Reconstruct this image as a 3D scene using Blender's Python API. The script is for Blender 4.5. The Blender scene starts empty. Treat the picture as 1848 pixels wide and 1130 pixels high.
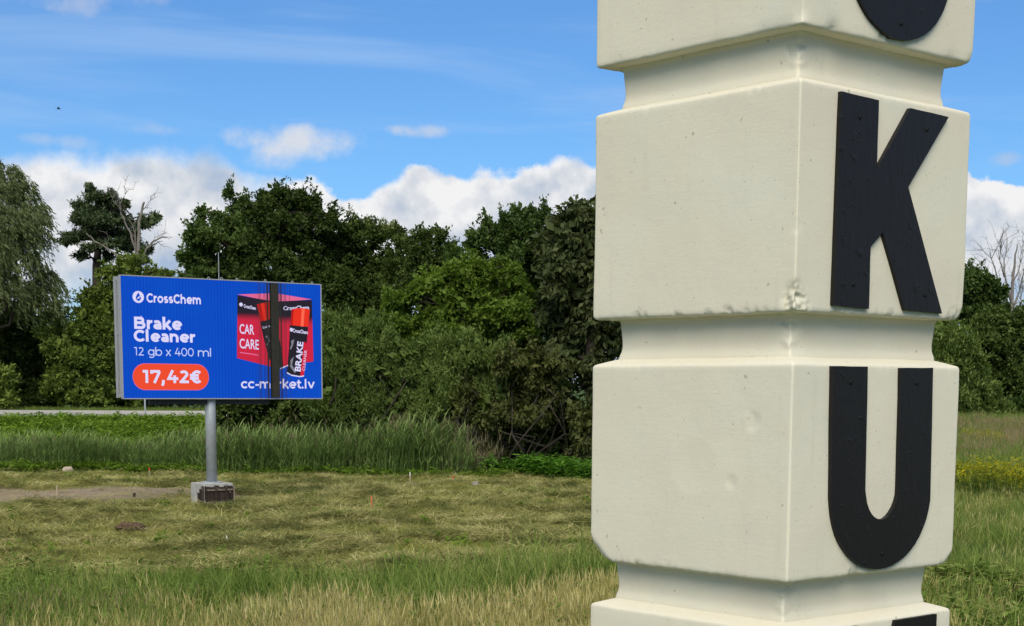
import bpy, bmesh, math, random
import numpy as np
from mathutils import Vector, Matrix, noise

random.seed(7)
RNG = np.random.default_rng(11)
S = bpy.context.scene
COL = S.collection
rad = math.radians

# ------------------------------------------------------------------ camera
F_PX, PP_X, PP_Y, W_PX, H_PX = 2838.0, 924.0, 1080.0, 1848.0, 1130.0
PITCH, ROLL = rad(7.65), rad(0.28)
EYE = np.array([0.0, 0.0, 3.0])
FWD = np.array([0, math.cos(PITCH), -math.sin(PITCH)])
_u0 = np.array([0, math.sin(PITCH), math.cos(PITCH)])
_r0 = np.array([1.0, 0, 0])
RGT = _r0 * math.cos(ROLL) + _u0 * math.sin(ROLL)
UPV = -_r0 * math.sin(ROLL) + _u0 * math.cos(ROLL)
cam = bpy.data.cameras.new('camera')
cam_o = bpy.data.objects.new('camera', cam)
COL.objects.link(cam_o)
cam.sensor_width = 36.0
cam.lens = 36.0 * F_PX / W_PX
cam.shift_y = (PP_Y - H_PX / 2) / W_PX
cam.clip_start = 0.1
cam.clip_end = 6000
m = Matrix.Identity(4)
for i in range(3):
    m[i][0], m[i][1], m[i][2], m[i][3] = RGT[i], UPV[i], -FWD[i], EYE[i]
cam_o.matrix_world = m
S.camera = cam_o

# ------------------------------------------------------------------ exposure
S.view_settings.view_transform = 'Standard'
S.view_settings.look = 'None'
S.view_settings.exposure = 1.10
S.view_settings.gamma = 1.0
S.view_settings.use_curve_mapping = False
S.cycles.use_denoising = True
S.cycles.max_bounces = 4
S.cycles.diffuse_bounces = 2
S.cycles.glossy_bounces = 2
S.cycles.transmission_bounces = 2
S.cycles.transparent_max_bounces = 4
S.cycles.sample_clamp_indirect = 6.0

# ------------------------------------------------------------------ node helper
class NT:
    """tiny wrapper to write node graphs as expressions"""
    def __init__(self, tree):
        self.t = tree
    def node(self, kind, **kw):
        n = self.t.nodes.new(kind)
        for k, v in kw.items():
            setattr(n, k, v)
        return n
    def link(self, a, b):
        self.t.links.new(a, b)
    def put(self, sock, v):
        if v is None:
            return
        if hasattr(v, 'is_linked') or isinstance(v, bpy.types.NodeSocket):
            self.t.links.new(v, sock)
        else:
            sock.default_value = v
    def math(self, op, a, b=None, c=None, clamp=False):
        n = self.node('ShaderNodeMath', operation=op, use_clamp=clamp)
        for s, v in zip(n.inputs, (a, b, c)):
            self.put(s, v)
        return n.outputs[0]
    def vmath(self, op, a, b=None, scale=None):
        n = self.node('ShaderNodeVectorMath', operation=op)
        self.put(n.inputs[0], a)
        self.put(n.inputs[1], b)
        if scale is not None:
            self.put(n.inputs['Scale'], scale)
        return n.outputs[0]
    def noise(self, vec, scale, detail=4.0, rough=0.5, dist=0.0, color=False):
        n = self.node('ShaderNodeTexNoise')
        if vec is not None:
            self.link(vec, n.inputs['Vector'])
        n.inputs['Scale'].default_value = scale
        n.inputs['Detail'].default_value = detail
        n.inputs['Roughness'].default_value = rough
        n.inputs['Distortion'].default_value = dist
        return n.outputs['Color' if color else 'Fac']
    def step(self, v, lo, hi, smooth=True):
        n = self.node('ShaderNodeMapRange', interpolation_type='SMOOTHSTEP' if smooth else 'LINEAR')
        n.clamp = True
        self.put(n.inputs['Value'], v)
        self.put(n.inputs['From Min'], lo)
        self.put(n.inputs['From Max'], hi)
        return n.outputs['Result']
    def mix(self, f, a, b, mode='MIX'):
        n = self.node('ShaderNodeMix', data_type='RGBA', blend_type=mode)
        self.put(n.inputs['Factor'], f)
        for s, v in ((n.inputs[6], a), (n.inputs[7], b)):
            if isinstance(v, (tuple, list)):
                v = tuple(v) + (1.0,) * (4 - len(v))
            self.put(s, v)
        return n.outputs[2]
    def ramp(self, f, stops, interp='LINEAR'):
        n = self.node('ShaderNodeValToRGB')
        cr = n.color_ramp
        cr.interpolation = interp
        while len(cr.elements) < len(stops):
            cr.elements.new(0.5)
        for e, (p, c) in zip(cr.elements, stops):
            e.position = p
            e.color = tuple(c) + (1.0,) * (4 - len(c))
        self.put(n.inputs[0], f)
        return n.outputs[0]

# ------------------------------------------------------------------ world: blue sky with a bank of cumulus
SUN_AZ, SUN_EL = rad(185), rad(42)       # compass style: 0 = +Y (view direction), clockwise
world = bpy.data.worlds.new('World')
S.world = world
world.cycles.sampling_method = 'NONE'     # the sky is smooth: no importance map needed
world.use_nodes = True
wt = world.node_tree
for n in list(wt.nodes):
    wt.nodes.remove(n)
w = NT(wt)
out = w.node('ShaderNodeOutputWorld')
bg = w.node('ShaderNodeBackground')
bg.inputs['Strength'].default_value = 0.05
w.link(bg.outputs[0], out.inputs['Surface'])
sky = w.node('ShaderNodeTexSky', sky_type='NISHITA')
sky.sun_disc = False
sky.sun_elevation = SUN_EL
sky.sun_rotation = SUN_AZ
sky.air_density = 1.0
sky.dust_density = 0.3
sky.ozone_density = 2.0
tc = w.node('ShaderNodeTexCoord')
D = tc.outputs['Generated']
sx = w.node('ShaderNodeSeparateXYZ')
w.link(D, sx.inputs[0])
AZ = w.math('ARCTAN2', sx.outputs[0], sx.outputs[1])
EL = w.math('ARCSINE', sx.outputs[2])
blue = w.mix(1.0, sky.outputs[0], (0.475, 0.79, 1.14), 'MULTIPLY')
# thin high streaks over the whole sky
strv = w.node('ShaderNodeMapping')
w.link(D, strv.inputs[0])
strv.inputs['Rotation'].default_value = (0.0, rad(7), 0.0)
strv.inputs['Scale'].default_value = (3.0, 3.0, 22.0)
st = w.noise(strv.outputs[0], 1.3, 5, 0.55, 0.6)
blue = w.mix(w.math('MULTIPLY', w.step(st, 0.46, 0.74), 0.34), blue, (4.4, 6.0, 8.4))

def pxaz(px): return math.atan((px - PP_X) / F_PX)
def pxel(py): return math.atan((698 - py) / F_PX)
# height of the cloud bank round the horizon (azimuth in view comes from the place; it runs on level beyond)
prof = [(-60, 330), (60, 305), (110, 287), (190, 296), (222, 276), (300, 272), (400, 276), (432, 300), (466, 332),
        (520, 322), (560, 338), (610, 356), (655, 356), (700, 338), (745, 324), (800, 326), (860, 324), (920, 316),
        (1000, 300), (1080, 288), (1250, 300), (1400, 320), (1600, 300), (1700, 318), (1760, 336), (1795, 352), (1850, 362), (1950, 350)]
fc = w.node('ShaderNodeFloatCurve')
cv = fc.mapping.curves[0]
A0, A1, ES = pxaz(-60), pxaz(1950), 0.2
pts = [((pxaz(x) - A0) / (A1 - A0), pxel(y) / ES) for x, y in prof]
while len(cv.points) < len(pts):
    cv.points.new(0.5, 0.5)
for p, q in zip(cv.points, pts):
    p.location = q
    p.handle_type = 'AUTO'
fc.mapping.update()
azn = w.step(AZ, A0, A1, smooth=False)
w.link(azn, fc.inputs['Value'])
TOP = w.math('MULTIPLY', fc.outputs[0], ES)
n_big = w.noise(D, 16, 2, 0.5)
n_mid = w.noise(D, 38, 6, 0.58)
vo = w.node('ShaderNodeTexVoronoi', feature='SMOOTH_F1')
w.link(w.vmath('ADD', D, w.vmath('SCALE', w.noise(D, 30, 1, 0.5, color=True), scale=0.03)), vo.inputs['Vector'])
vo.inputs['Scale'].default_value = 42
vo.inputs['Smoothness'].default_value = 0.35
puff = w.math('SUBTRACT', 0.42, vo.outputs['Distance'])
d = w.math('SUBTRACT', TOP, EL)
d = w.math('ADD', d, w.math('MULTIPLY', w.math('SUBTRACT', n_mid, 0.52), 0.028))
d = w.math('ADD', d, w.math('MULTIPLY', puff, 0.011))
soft = w.math('ADD', 0.002, w.math('MULTIPLY', w.math('ADD', w.math('MULTIPLY', w.step(w.noise(D, 9, 2), 0.46, 0.66), 0.6), w.step(azn, 0.36, 0.12)), 0.016))
cmask = w.step(d, -0.001, soft)
# the bank opens to pale blue near the horizon in places
gap = w.math('MULTIPLY', w.step(EL, 0.075, 0.045), w.step(w.noise(D, 12, 3), 0.40, 0.62))
cmask = w.math('MULTIPLY', cmask, w.math('SUBTRACT', 1.0, w.math('MULTIPLY', gap, 0.75)))
n_sh = w.noise(w.vmath('ADD', D, (0.0, 0.0, 0.012)), 26, 5, 0.55)
n_sh2 = w.noise(D, 26, 5, 0.55)
cloud_shade = w.math('MULTIPLY', w.math('SUBTRACT', n_sh2, n_sh), 2.4)  # light and shade of the clouds, painted in from offset noise
bright = w.math('ADD', w.math('ADD', 0.60, cloud_shade), w.math('MULTIPLY', w.math('SUBTRACT', n_big, 0.5), 1.7))
bright = w.math('ADD', bright, w.math('MULTIPLY', w.step(d, 0.024, 0.0), 0.46))
bright = w.math('SUBTRACT', bright, w.math('MULTIPLY', w.step(EL, 0.085, 0.03), 0.35))
ccol = w.ramp(bright, [(0.0, (0.42, 0.54, 0.73)), (0.35, (0.58, 0.65, 0.76)), (0.7, (0.78, 0.81, 0.86)), (1.0, (0.97, 0.97, 0.98))])
ccol = w.mix(1.0, ccol, (8.6, 8.6, 8.6), 'MULTIPLY')
skyc = w.mix(cmask, blue, ccol)
# loose small clouds above the bank
def wisp(px, py, hw, hh, op, col):
    global skyc
    da = w.math('DIVIDE', w.math('SUBTRACT', AZ, pxaz(px)), hw / F_PX)
    de = w.math('DIVIDE', w.math('SUBTRACT', EL, pxel(py)), hh / F_PX)
    r2 = w.math('ADD', w.math('MULTIPLY', da, da), w.math('MULTIPLY', de, de))
    v = w.math('SUBTRACT', w.math('ADD', 0.75, w.math('MULTIPLY', w.math('SUBTRACT', n_mid, 0.5), 3.6)), r2)
    mk = w.math('MULTIPLY', w.step(v, -0.35, 1.25), op)
    skyc = w.mix(mk, skyc, col)
G1, G2 = (6.1, 6.4, 7.1), (6.8, 7.0, 7.5)
wisp(548, 280, 125, 34, 0.92, G2)
wisp(505, 305, 60, 26, 0.6, G2)
wisp(750, 256, 58, 13, 0.75, G1)
wisp(258, 40, 66, 28, 0.62, (5.9, 6.2, 7.0))
wisp(155, 66, 75, 20, 0.48, (5.6, 6.0, 7.0))
wisp(300, 262, 55, 15, 0.35, G1)
wisp(120, 290, 85, 14, 0.45, G1)
wisp(1782, 316, 36, 15, 0.6, (4.9, 5.4, 6.6))
wisp(1800, 45, 90, 18, 0.22, G1)
# broken cloud over the unseen sky: implied by soft light, cover raised to whiten ambient
hi_n = w.noise(D, 3.1, 4, 0.55)
hi_m = w.math('MULTIPLY', w.step(hi_n, 0.39, 0.52), w.step(EL, 0.30, 0.55))
hi_c = w.mix(w.step(hi_n, 0.5, 0.75), (8.6, 8.7, 8.9), (6.0, 6.2, 6.6))
skyc = w.mix(hi_m, skyc, hi_c)
w.link(skyc, bg.inputs['Color'])

# ------------------------------------------------------------------ sun, veiled by cloud
sl = bpy.data.lights.new('sun', 'SUN')
sl.energy = 1.5
sl.angle = rad(38)
sl.color = (1.0, 0.93, 0.80)
sun = bpy.data.objects.new('sun', sl)
COL.objects.link(sun)
to_sun = Vector((math.sin(SUN_AZ) * math.cos(SUN_EL), math.cos(SUN_AZ) * math.cos(SUN_EL), math.sin(SUN_EL)))
sun.rotation_euler = to_sun.to_track_quat('Z', 'Y').to_euler()
sun.location = (-8, -12, 20)

# ------------------------------------------------------------------ placing helpers
def ray(px, py):
    return F_PX * FWD + (px - PP_X) * RGT - (py - PP_Y) * UPV
def at(px, py, Y):
    """point of the place seen at photo pixel px,py and standing Y metres ahead"""
    dd = ray(px, py)
    return EYE + dd * (Y / dd[1])
def sst(a, b, v):
    t = np.clip((np.asarray(v, float) - a) / (b - a), 0, 1)
    return t * t * (3 - 2 * t)
def height(x, y):
    x = np.asarray(x, float); y = np.asarray(y, float)
    h = 1.4 * (1 - sst(5.0, 13.0, y)) + 0 * x
    h = h + 1.14 * sst(60, 84, y) * (1 - sst(-4, 12, x))
    h = h + 0.30 * sst(86.5, 96.5, y) * (1 - sst(-4, 12, x))
    h = h + 0.85 * sst(68, 112, y) * sst(-4, 12, x)
    h = h + 0.10 * np.exp(-(((x + 8.6) / 3.2) ** 2 + ((y - 41.3) / 2.6) ** 2))
    amp = 0.035 * sst(13, 18, y) * (1 - sst(70, 84, y))
    h = h + amp * (np.sin(x * 1.7 + 0.6 * y) + np.sin(y * 1.3 - 0.9 * x + 2) + 0.7 * np.sin(3.1 * x + 1) * np.sin(2.7 * y))
    return h
def hz(x, y):
    return float(height(x, y))
def ground(px, py):
    dd = ray(px, py)
    z = 0.0
    for _ in range(12):
        p = EYE + dd * ((z - EYE[2]) / dd[2])
        z = 0.5 * z + 0.5 * hz(p[0], p[1])
    return np.array([p[0], p[1], hz(p[0], p[1])])

def tag(o, label=None, cat=None, group=None, kind=None):
    if label: o['label'] = label
    if cat: o['category'] = cat
    if group: o['group'] = group
    if kind: o['kind'] = kind
    return o
def link(name, me, mat=None, parent=None):
    o = bpy.data.objects.new(name, me)
    COL.objects.link(o)
    if mat is not None and len(me.materials) == 0:
        me.materials.append(mat)
    if parent is not None:
        o.parent = parent
    return o
def empty(name, loc, rz=0.0):
    o = bpy.data.objects.new(name, None)
    COL.objects.link(o)
    o.location = loc
    o.rotation_euler = (0, 0, rz)
    o.empty_display_size = 0.2
    return o
def np_mesh(name, V, F, smooth=False):
    """V (n,3), F (m,k) with constant k"""
    V = np.ascontiguousarray(V, np.float32); F = np.ascontiguousarray(F, np.int32)
    me = bpy.data.meshes.new(name)
    k = F.shape[1]
    me.vertices.add(len(V)); me.vertices.foreach_set('co', V.ravel())
    me.loops.add(F.size); me.loops.foreach_set('vertex_index', F.ravel())
    me.polygons.add(len(F))
    me.polygons.foreach_set('loop_start', np.arange(0, F.size, k, dtype=np.int32))
    me.polygons.foreach_set('loop_total', np.full(len(F), k, np.int32))
    if smooth:
        me.polygons.foreach_set('use_smooth', np.ones(len(F), bool))
    me.update(calc_edges=True)
    return me

class MB:
    """collects boxes, tubes and polygons for ONE mesh"""
    def __init__(self):
        self.v, self.f = [], []
    def box(self, c, half, rot=None):
        i = len(self.v)
        for sx_ in (-1, 1):
            for sy_ in (-1, 1):
                for sz_ in (-1, 1):
                    p = Vector((sx_ * half[0], sy_ * half[1], sz_ * half[2]))
                    if rot: p = rot @ p
                    self.v.append(tuple(p + Vector(c)))
        for q in ((0, 1, 3, 2), (4, 6, 7, 5), (0, 4, 5, 1), (2, 3, 7, 6), (0, 2, 6, 4), (1, 5, 7, 3)):
            self.f.append(tuple(i + k for k in q))
        return self
    def tube(self, pts, r, n=6, cap=True):
        pts = [Vector(p) for p in pts]
        if not hasattr(r, '__len__'): r = [r] * len(pts)
        i0 = len(self.v)
        ref = Vector((0.31, 0.17, 0.93)).normalized()
        for k, p in enumerate(pts):
            t = (pts[min(k + 1, len(pts) - 1)] - pts[max(k - 1, 0)])
            t = t.normalized() if t.length > 1e-9 else Vector((0, 0, 1))
            a = t.cross(ref)
            if a.length < 0.05: a = t.cross(Vector((1, 0, 0)))
            a.normalize(); b = t.cross(a)
            for j in range(n):
                an = 2 * math.pi * j / n
                self.v.append(tuple(p + (a * math.cos(an) + b * math.sin(an)) * r[k]))
        for k in range(len(pts) - 1):
            for j in range(n):
                q = i0 + k * n
                self.f.append((q + j, q + (j + 1) % n, q + n + (j + 1) % n, q + n + j))
        if cap:
            self.f.append(tuple(i0 + j for j in reversed(range(n))))
            self.f.append(tuple(i0 + (len(pts) - 1) * n + j for j in range(n)))
        return self
    def poly(self, pts):
        i = len(self.v)
        self.v += [tuple(p) for p in pts]
        self.f.append(tuple(range(i, i + len(pts))))
        return self
    def prism(self, pts2, y0, y1):
        """outline in x,z pushed from y0 to y1"""
        n = len(pts2); i = len(self.v)
        self.v += [(x, y0, z) for x, z in pts2] + [(x, y1, z) for x, z in pts2]
        self.f.append(tuple(range(i, i + n)))
        self.f.append(tuple(reversed(range(i + n, i + 2 * n))))
        for k in range(n):
            self.f.append((i + k, i + n + k, i + n + (k + 1) % n, i + (k + 1) % n))
        return self
    def build(self, name, mat, parent=None, smooth=False, bevel=0.0, fix=True):
        me = bpy.data.meshes.new(name)
        me.from_pydata(self.v, [], self.f)
        if fix or bevel:
            bm = bmesh.new(); bm.from_mesh(me)
            if bevel:
                bmesh.ops.bevel(bm, geom=bm.edges[:], offset=bevel, segments=2, affect='EDGES', profile=0.5)
            bmesh.ops.recalc_face_normals(bm, faces=bm.faces[:])
            bm.to_mesh(me); bm.free()
        if smooth:
            me.polygons.foreach_set('use_smooth', np.ones(len(me.polygons), bool))
        return link(name, me, mat, parent)

# ------------------------------------------------------------------ materials
def new_mat(name):
    mt = bpy.data.materials.new(name)
    mt.use_nodes = True
    t = mt.node_tree
    for n in list(t.nodes): t.nodes.remove(n)
    k = NT(t)
    o = k.node('ShaderNodeOutputMaterial')
    return mt, k, o
def principled(k, o, color, rough=0.7, spec=0.3, metal=0.0, normal=None):
    b = k.node('ShaderNodeBsdfPrincipled')
    if isinstance(color, (tuple, list)): color = tuple(color) + (1.0,) * (4 - len(color))
    k.put(b.inputs['Base Color'], color)
    k.put(b.inputs['Roughness'], rough)
    b.inputs['Specular IOR Level'].default_value = spec
    b.inputs['Metallic'].default_value = metal
    if normal is not None: k.link(normal, b.inputs['Normal'])
    k.link(b.outputs[0], o.inputs['Surface'])
    return b
def bump(k, h, strength, dist):
    b = k.node('ShaderNodeBump')
    b.inputs['Strength'].default_value = strength
    b.inputs['Distance'].default_value = dist
    k.link(h, b.inputs['Height'])
    return b.outputs[0]
def leaf_mat(name, dark, mid, light, trans=0.3, rough=0.55, clump=0.75, spec=0.12):
    mt, k, o = new_mat(name)
    geo = k.node('ShaderNodeNewGeometry')
    tcx = k.node('ShaderNodeTexCoord')
    oi = k.node('ShaderNodeObjectInfo')
    cl = k.noise(tcx.outputs['Object'], 0.9, 3, 0.55)
    v = k.math('ADD', k.math('MULTIPLY', geo.outputs['Random Per Island'], 0.55), k.math('MULTIPLY', k.math('SUBTRACT', cl, 0.5), 2.2 * clump))
    v = k.math('ADD', v, k.math('MULTIPLY', k.math('SUBTRACT', oi.outputs['Random'], 0.5), 0.25))
    v = k.math('ADD', v, 0.2)
    c = k.ramp(v, [(0.0, dark), (0.5, mid), (1.0, light)])
    b = k.node('ShaderNodeBsdfPrincipled')
    k.link(c, b.inputs['Base Color'])
    b.inputs['Roughness'].default_value = rough
    b.inputs['Specular IOR Level'].default_value = spec
    tr = k.node('ShaderNodeBsdfTranslucent')
    k.link(k.mix(1.0, c, (1.15, 1.25, 0.55), 'MULTIPLY'), tr.inputs['Color'])
    mx = k.node('ShaderNodeMixShader')
    mx.inputs[0].default_value = trans
    k.link(b.outputs[0], mx.inputs[1]); k.link(tr.outputs[0], mx.inputs[2])
    k.link(mx.outputs[0], o.inputs['Surface'])
    return mt
def plain(name, col, rough=0.7, spec=0.3, metal=0.0, var=0.15, scale=6.0, bmp=0.0):
    mt, k, o = new_mat(name)
    tcx = k.node('ShaderNodeTexCoord')
    n = k.noise(tcx.outputs['Object'], scale, 6, 0.6)
    lo = tuple(c * (1 - var) for c in col); hi = tuple(min(1, c * (1 + var)) for c in col)
    c = k.ramp(n, [(0.3, lo), (0.7, hi)])
    principled(k, o, c, rough, spec, metal, bump(k, n, bmp, 0.02) if bmp else None)
    return mt

M = {}
M['leaf_oak'] = leaf_mat('foliage_dark', (0.024, 0.043, 0.009), (0.062, 0.096, 0.021), (0.140, 0.190, 0.048))
M['leaf_mid'] = leaf_mat('foliage_mid', (0.030, 0.056, 0.012), (0.070, 0.115, 0.027), (0.14, 0.195, 0.055))
M['leaf_light'] = leaf_mat('foliage_light', (0.055, 0.090, 0.012), (0.115, 0.185, 0.024), (0.20, 0.285, 0.05), trans=0.4)
M['leaf_willow'] = leaf_mat('foliage_willow', (0.046, 0.079, 0.016), (0.112, 0.166, 0.038), (0.235, 0.300, 0.085))
M['leaf_weeping'] = leaf_mat('foliage_weeping', (0.045, 0.065, 0.022), (0.105, 0.135, 0.050), (0.22, 0.25, 0.12))
M['leaf_chestnut'] = leaf_mat('foliage_chestnut', (0.022, 0.033, 0.013), (0.050, 0.069, 0.022), (0.106, 0.119, 0.044), trans=0.2)
M['leaf_brown'] = leaf_mat('foliage_brownish', (0.034, 0.044, 0.012), (0.080, 0.095, 0.026), (0.155, 0.155, 0.05), trans=0.25)
M['leaf_olive'] = leaf_mat('foliage_olive', (0.070, 0.105, 0.021), (0.140, 0.193, 0.035), (0.245, 0.298, 0.061))
M['leaf_pale'] = leaf_mat('foliage_pale', (0.088, 0.112, 0.031), (0.175, 0.200, 0.062), (0.300, 0.312, 0.125))
M['leaf_nettle'] = leaf_mat('foliage_nettle', (0.056, 0.138, 0.015), (0.106, 0.237, 0.027), (0.175, 0.350, 0.056), trans=0.35)
M['needle'] = leaf_mat('pine_needles', (0.037, 0.062, 0.027), (0.075, 0.106, 0.044), (0.125, 0.163, 0.075), trans=0.1)
M['bark'] = plain('bark', (0.055, 0.045, 0.035), 0.9, 0.1, var=0.4, scale=9, bmp=0.6)
M['bark_grey'] = plain('bark_grey', (0.15, 0.135, 0.115), 0.9, 0.1, var=0.3, scale=9)
M['deadwood'] = plain('deadwood', (0.20, 0.18, 0.155), 0.85, 0.1, var=0.25, scale=4)
M['twig'] = plain('twig_grey', (0.065, 0.055, 0.045), 0.9, 0.1, var=0.3, scale=3)

# ------------------------------------------------------------------ ground sheet
def ground_mat():
    mt, k, o = new_mat('meadow_ground')
    tcx = k.node('ShaderNodeTexCoord')
    P = tcx.outputs['Object']
    sp = k.node('ShaderNodeSeparateXYZ'); k.link(P, sp.inputs[0])
    X, Y = sp.outputs[0], sp.outputs[1]
    n1 = k.noise(P, 0.35, 5, 0.6); n2 = k.noise(P, 2.2, 6, 0.65); n3 = k.noise(P, 16, 5, 0.7)
    mown = k.ramp(k.math('ADD', k.math('MULTIPLY', n2, 0.6), k.math('MULTIPLY', n3, 0.4)),
                  [(0.30, (0.075, 0.085, 0.025)), (0.48, (0.16, 0.165, 0.05)), (0.68, (0.30, 0.28, 0.10))])
    green = k.ramp(k.math('ADD', k.math('MULTIPLY', n1, 0.5), k.math('MULTIPLY', n3, 0.5)),
                   [(0.30, (0.03, 0.055, 0.012)), (0.7, (0.075, 0.12, 0.028))])
    soil = k.ramp(k.math('ADD', k.math('MULTIPLY', n2, 0.5), k.math('MULTIPLY', n3, 0.5)),
                  [(0.3, (0.17, 0.125, 0.08)), (0.7, (0.38, 0.305, 0.21))])
    # the mown part of the field
    inmow = k.math('MULTIPLY', k.step(Y, 22, 25), k.step(k.math('ADD', Y, k.math('MULTIPLY', n2, 1.5)), 53.5, 52.5))
    inmow = k.math('MULTIPLY', inmow, k.step(X, 6.0, 4.0))
    c = k.mix(inmow, green, mown)
    # trodden bare earth beside the billboard footing
    ex = k.math('DIVIDE', k.math('ADD', X, 12.0), 5.7); ey = k.math('DIVIDE', k.math('SUBTRACT', Y, 43.4), 3.5)
    e = k.math('ADD', k.math('MULTIPLY', ex, ex), k.math('MULTIPLY', ey, ey))
    e = k.math('ADD', e, k.math('MULTIPLY', k.math('SUBTRACT', n2, 0.5), 2.2))
    c = k.mix(k.step(e, 1.15, 0.7), c, soil)
    principled(k, o, c, 0.95, 0.1, 0, bump(k, n3, 0.7, 0.06))
    return mt
xs = np.unique(np.concatenate([np.linspace(-600, -80, 24), np.linspace(-80, -22, 40), np.linspace(-22, 24, 150), np.linspace(24, 80, 30), np.linspace(80, 600, 20)]))
ys = np.unique(np.concatenate([np.linspace(-150, 0, 16), np.linspace(0, 60, 200), np.linspace(60, 130, 90), np.linspace(130, 400, 24), np.linspace(400, 3000, 12)]))
gx, gy = np.meshgrid(xs, ys)
gv = np.stack([gx.ravel(), gy.ravel(), height(gx.ravel(), gy.ravel())], 1)
nx_, ny_ = len(xs), len(ys)
ii = (np.arange(ny_ - 1)[:, None] * nx_ + np.arange(nx_ - 1)[None, :]).ravel()
g_o = link('ground', np_mesh('ground', gv, np.stack([ii, ii + 1, ii + nx_ + 1, ii + nx_], 1), True), ground_mat())
tag(g_o, 'grassy field with mown hay and a bare earth patch', 'field', kind='structure')

# road on its low bank
def road_mat():
    mt, k, o = new_mat('asphalt_road')
    tcx = k.node('ShaderNodeTexCoord')
    n = k.noise(tcx.outputs['Object'], 3, 6, 0.7)
    principled(k, o, k.ramp(n, [(0.3, (0.33, 0.315, 0.285)), (0.7, (0.45, 0.43, 0.395))]), 0.9, 0.2)
    return mt
rx = np.linspace(-140, -8, 90)
def road_y(x): return 88.5 + 0.02 * (x + 20)
rv, rf = [], []
for i, x in enumerate(rx):
    for kx in (0.0, 3.4, 6.8):
        yy = road_y(x) + kx
        rv.append((x, yy, float(height(-60, yy)) + 0.07 + 0.03 * (1 - abs(kx - 3.4) / 3.4)))
for i in range(len(rx) - 1):
    for j in range(2):
        a = i * 3 + j
        rf.append((a, a + 3, a + 4, a + 1))
ro = link('road', np_mesh('road', np.array(rv), np.array(rf)), road_mat())
tag(ro, 'pale grey road running past behind the field', 'road', kind='structure')

# ------------------------------------------------------------------ foliage builders
def unit(v):
    return v / np.maximum(np.linalg.norm(v, axis=-1, keepdims=True), 1e-9)
def sphere_dirs(n, rng):
    return unit(rng.normal(size=(n, 3)))
def leaf_quads(P, A, N, L, Wd, fold=0.12):
    """diamond leaves; P base, A axis, N normal"""
    n = len(P)
    Sd = unit(np.cross(N, A)); N2 = np.cross(A, Sd)
    L = np.broadcast_to(np.asarray(L, float), (n,))[:, None]; Wd = np.broadcast_to(np.asarray(Wd, float), (n,))[:, None]
    mid = P + A * L * 0.45 + N2 * L * fold
    V = np.empty((n, 4, 3), np.float32)
    V[:, 0] = P; V[:, 1] = mid + Sd * Wd * 0.5; V[:, 2] = P + A * L; V[:, 3] = mid - Sd * Wd * 0.5
    return V.reshape(-1, 3)
def quads_mesh(name, chunks):
    V = np.concatenate(chunks)
    return np_mesh(name, V, np.arange(len(V)).reshape(-1, 4))
UP = np.array([0, 0, 1.0])

def lobe_leaves(c, r, rng, L=0.15, Wd=0.085, dens=1.0, style='broad', clumps=None, core=True):
    """leaves of one rounded mass of a crown: centre c, radii r"""
    c = np.asarray(c); r = np.asarray(r, float)
    area = 4 * math.pi * ((r[0] * r[1]) ** 1.6 + (r[0] * r[2]) ** 1.6 + (r[1] * r[2]) ** 1.6) ** (1 / 1.6) / 3 ** (1 / 1.6)
    nleaf = int(dens * 2.1 * area / (L * Wd * 0.5))
    k = 14
    ns = max(6, nleaf // k)
    ncl = clumps or max(6, int(area * 1.1))
    cd = sphere_dirs(ncl, rng)
    cr = rng.uniform(0.62, 1.12, ncl)
    ci = rng.integers(0, ncl, ns)
    dd = unit(cd[ci] + rng.normal(size=(ns, 3)) * 0.21)
    rr = cr[ci] * rng.uniform(0.74, 1.04, ns) + rng.normal(size=ns) * 0.03
    sp = c + dd * rr[:, None] * r
    if style == 'willow':
        ax = unit(dd * 0.45 + UP * 0.9 + rng.normal(size=(ns, 3)) * 0.35); tw = rng.uniform(0.35, 0.8, ns)
    elif style == 'droop':
        ax = unit(dd * 0.7 - UP * 0.3 + rng.normal(size=(ns, 3)) * 0.4); tw = rng.uniform(0.25, 0.5, ns)
    elif style == 'needle':
        ax = unit(dd * 0.9 + UP * 0.35 + rng.normal(size=(ns, 3)) * 0.4); tw = rng.uniform(0.3, 0.6, ns)
    else:
        ax = unit(dd * 0.8 + UP * 0.35 + rng.normal(size=(ns, 3)) * 0.5); tw = rng.uniform(0.25, 0.55, ns)
    tw = tw * max(0.6, min(1.25, L / 0.15)) * min(1.0, 0.35 + 0.5 * float(r.mean()))
    sp = sp - ax * (tw * 0.75)[:, None]
    stick = rng.random(ns) < 0.15           # a few shoots stand proud of the outline
    sp = sp + (dd + UP * 0.4) * (stick * rng.uniform(0.1, 0.55, ns) * min(1.0, float(r.mean())))[:, None]
    si = np.repeat(np.arange(ns), k)
    n = len(si)
    t = rng.uniform(0, 1, n)
    P = sp[si] + ax[si] * (t * tw[si])[:, None] + rng.normal(size=(n, 3)) * 0.05 * L / 0.15
    if style == 'willow':
        A = unit(ax[si] * 0.9 + rng.normal(size=(n, 3)) * 0.45)
    elif style == 'droop':
        A = unit(ax[si] * 0.5 - UP * 0.55 + rng.normal(size=(n, 3)) * 0.5)
    else:
        A = unit(ax[si] * 0.6 + rng.normal(size=(n, 3)) * 0.65)
    N = unit(UP * 0.5 + dd[si] * 0.5 + rng.normal(size=(n, 3)) * 0.6)
    Ls = L * rng.uniform(0.65, 1.3, n)
    out_ = [leaf_quads(P, A, N, Ls, Ls * (Wd / L))]
    if core:   # oversized leaves added deeper in the mass to block light
        m_ = max(30, int(area * 10 * dens))
        P2 = c + sphere_dirs(m_, rng) * (rng.uniform(0, 0.72, m_)[:, None]) * r
        out_.append(leaf_quads(P2, sphere_dirs(m_, rng), sphere_dirs(m_, rng), L * 2.0, L * 1.4))
    return out_

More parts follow.
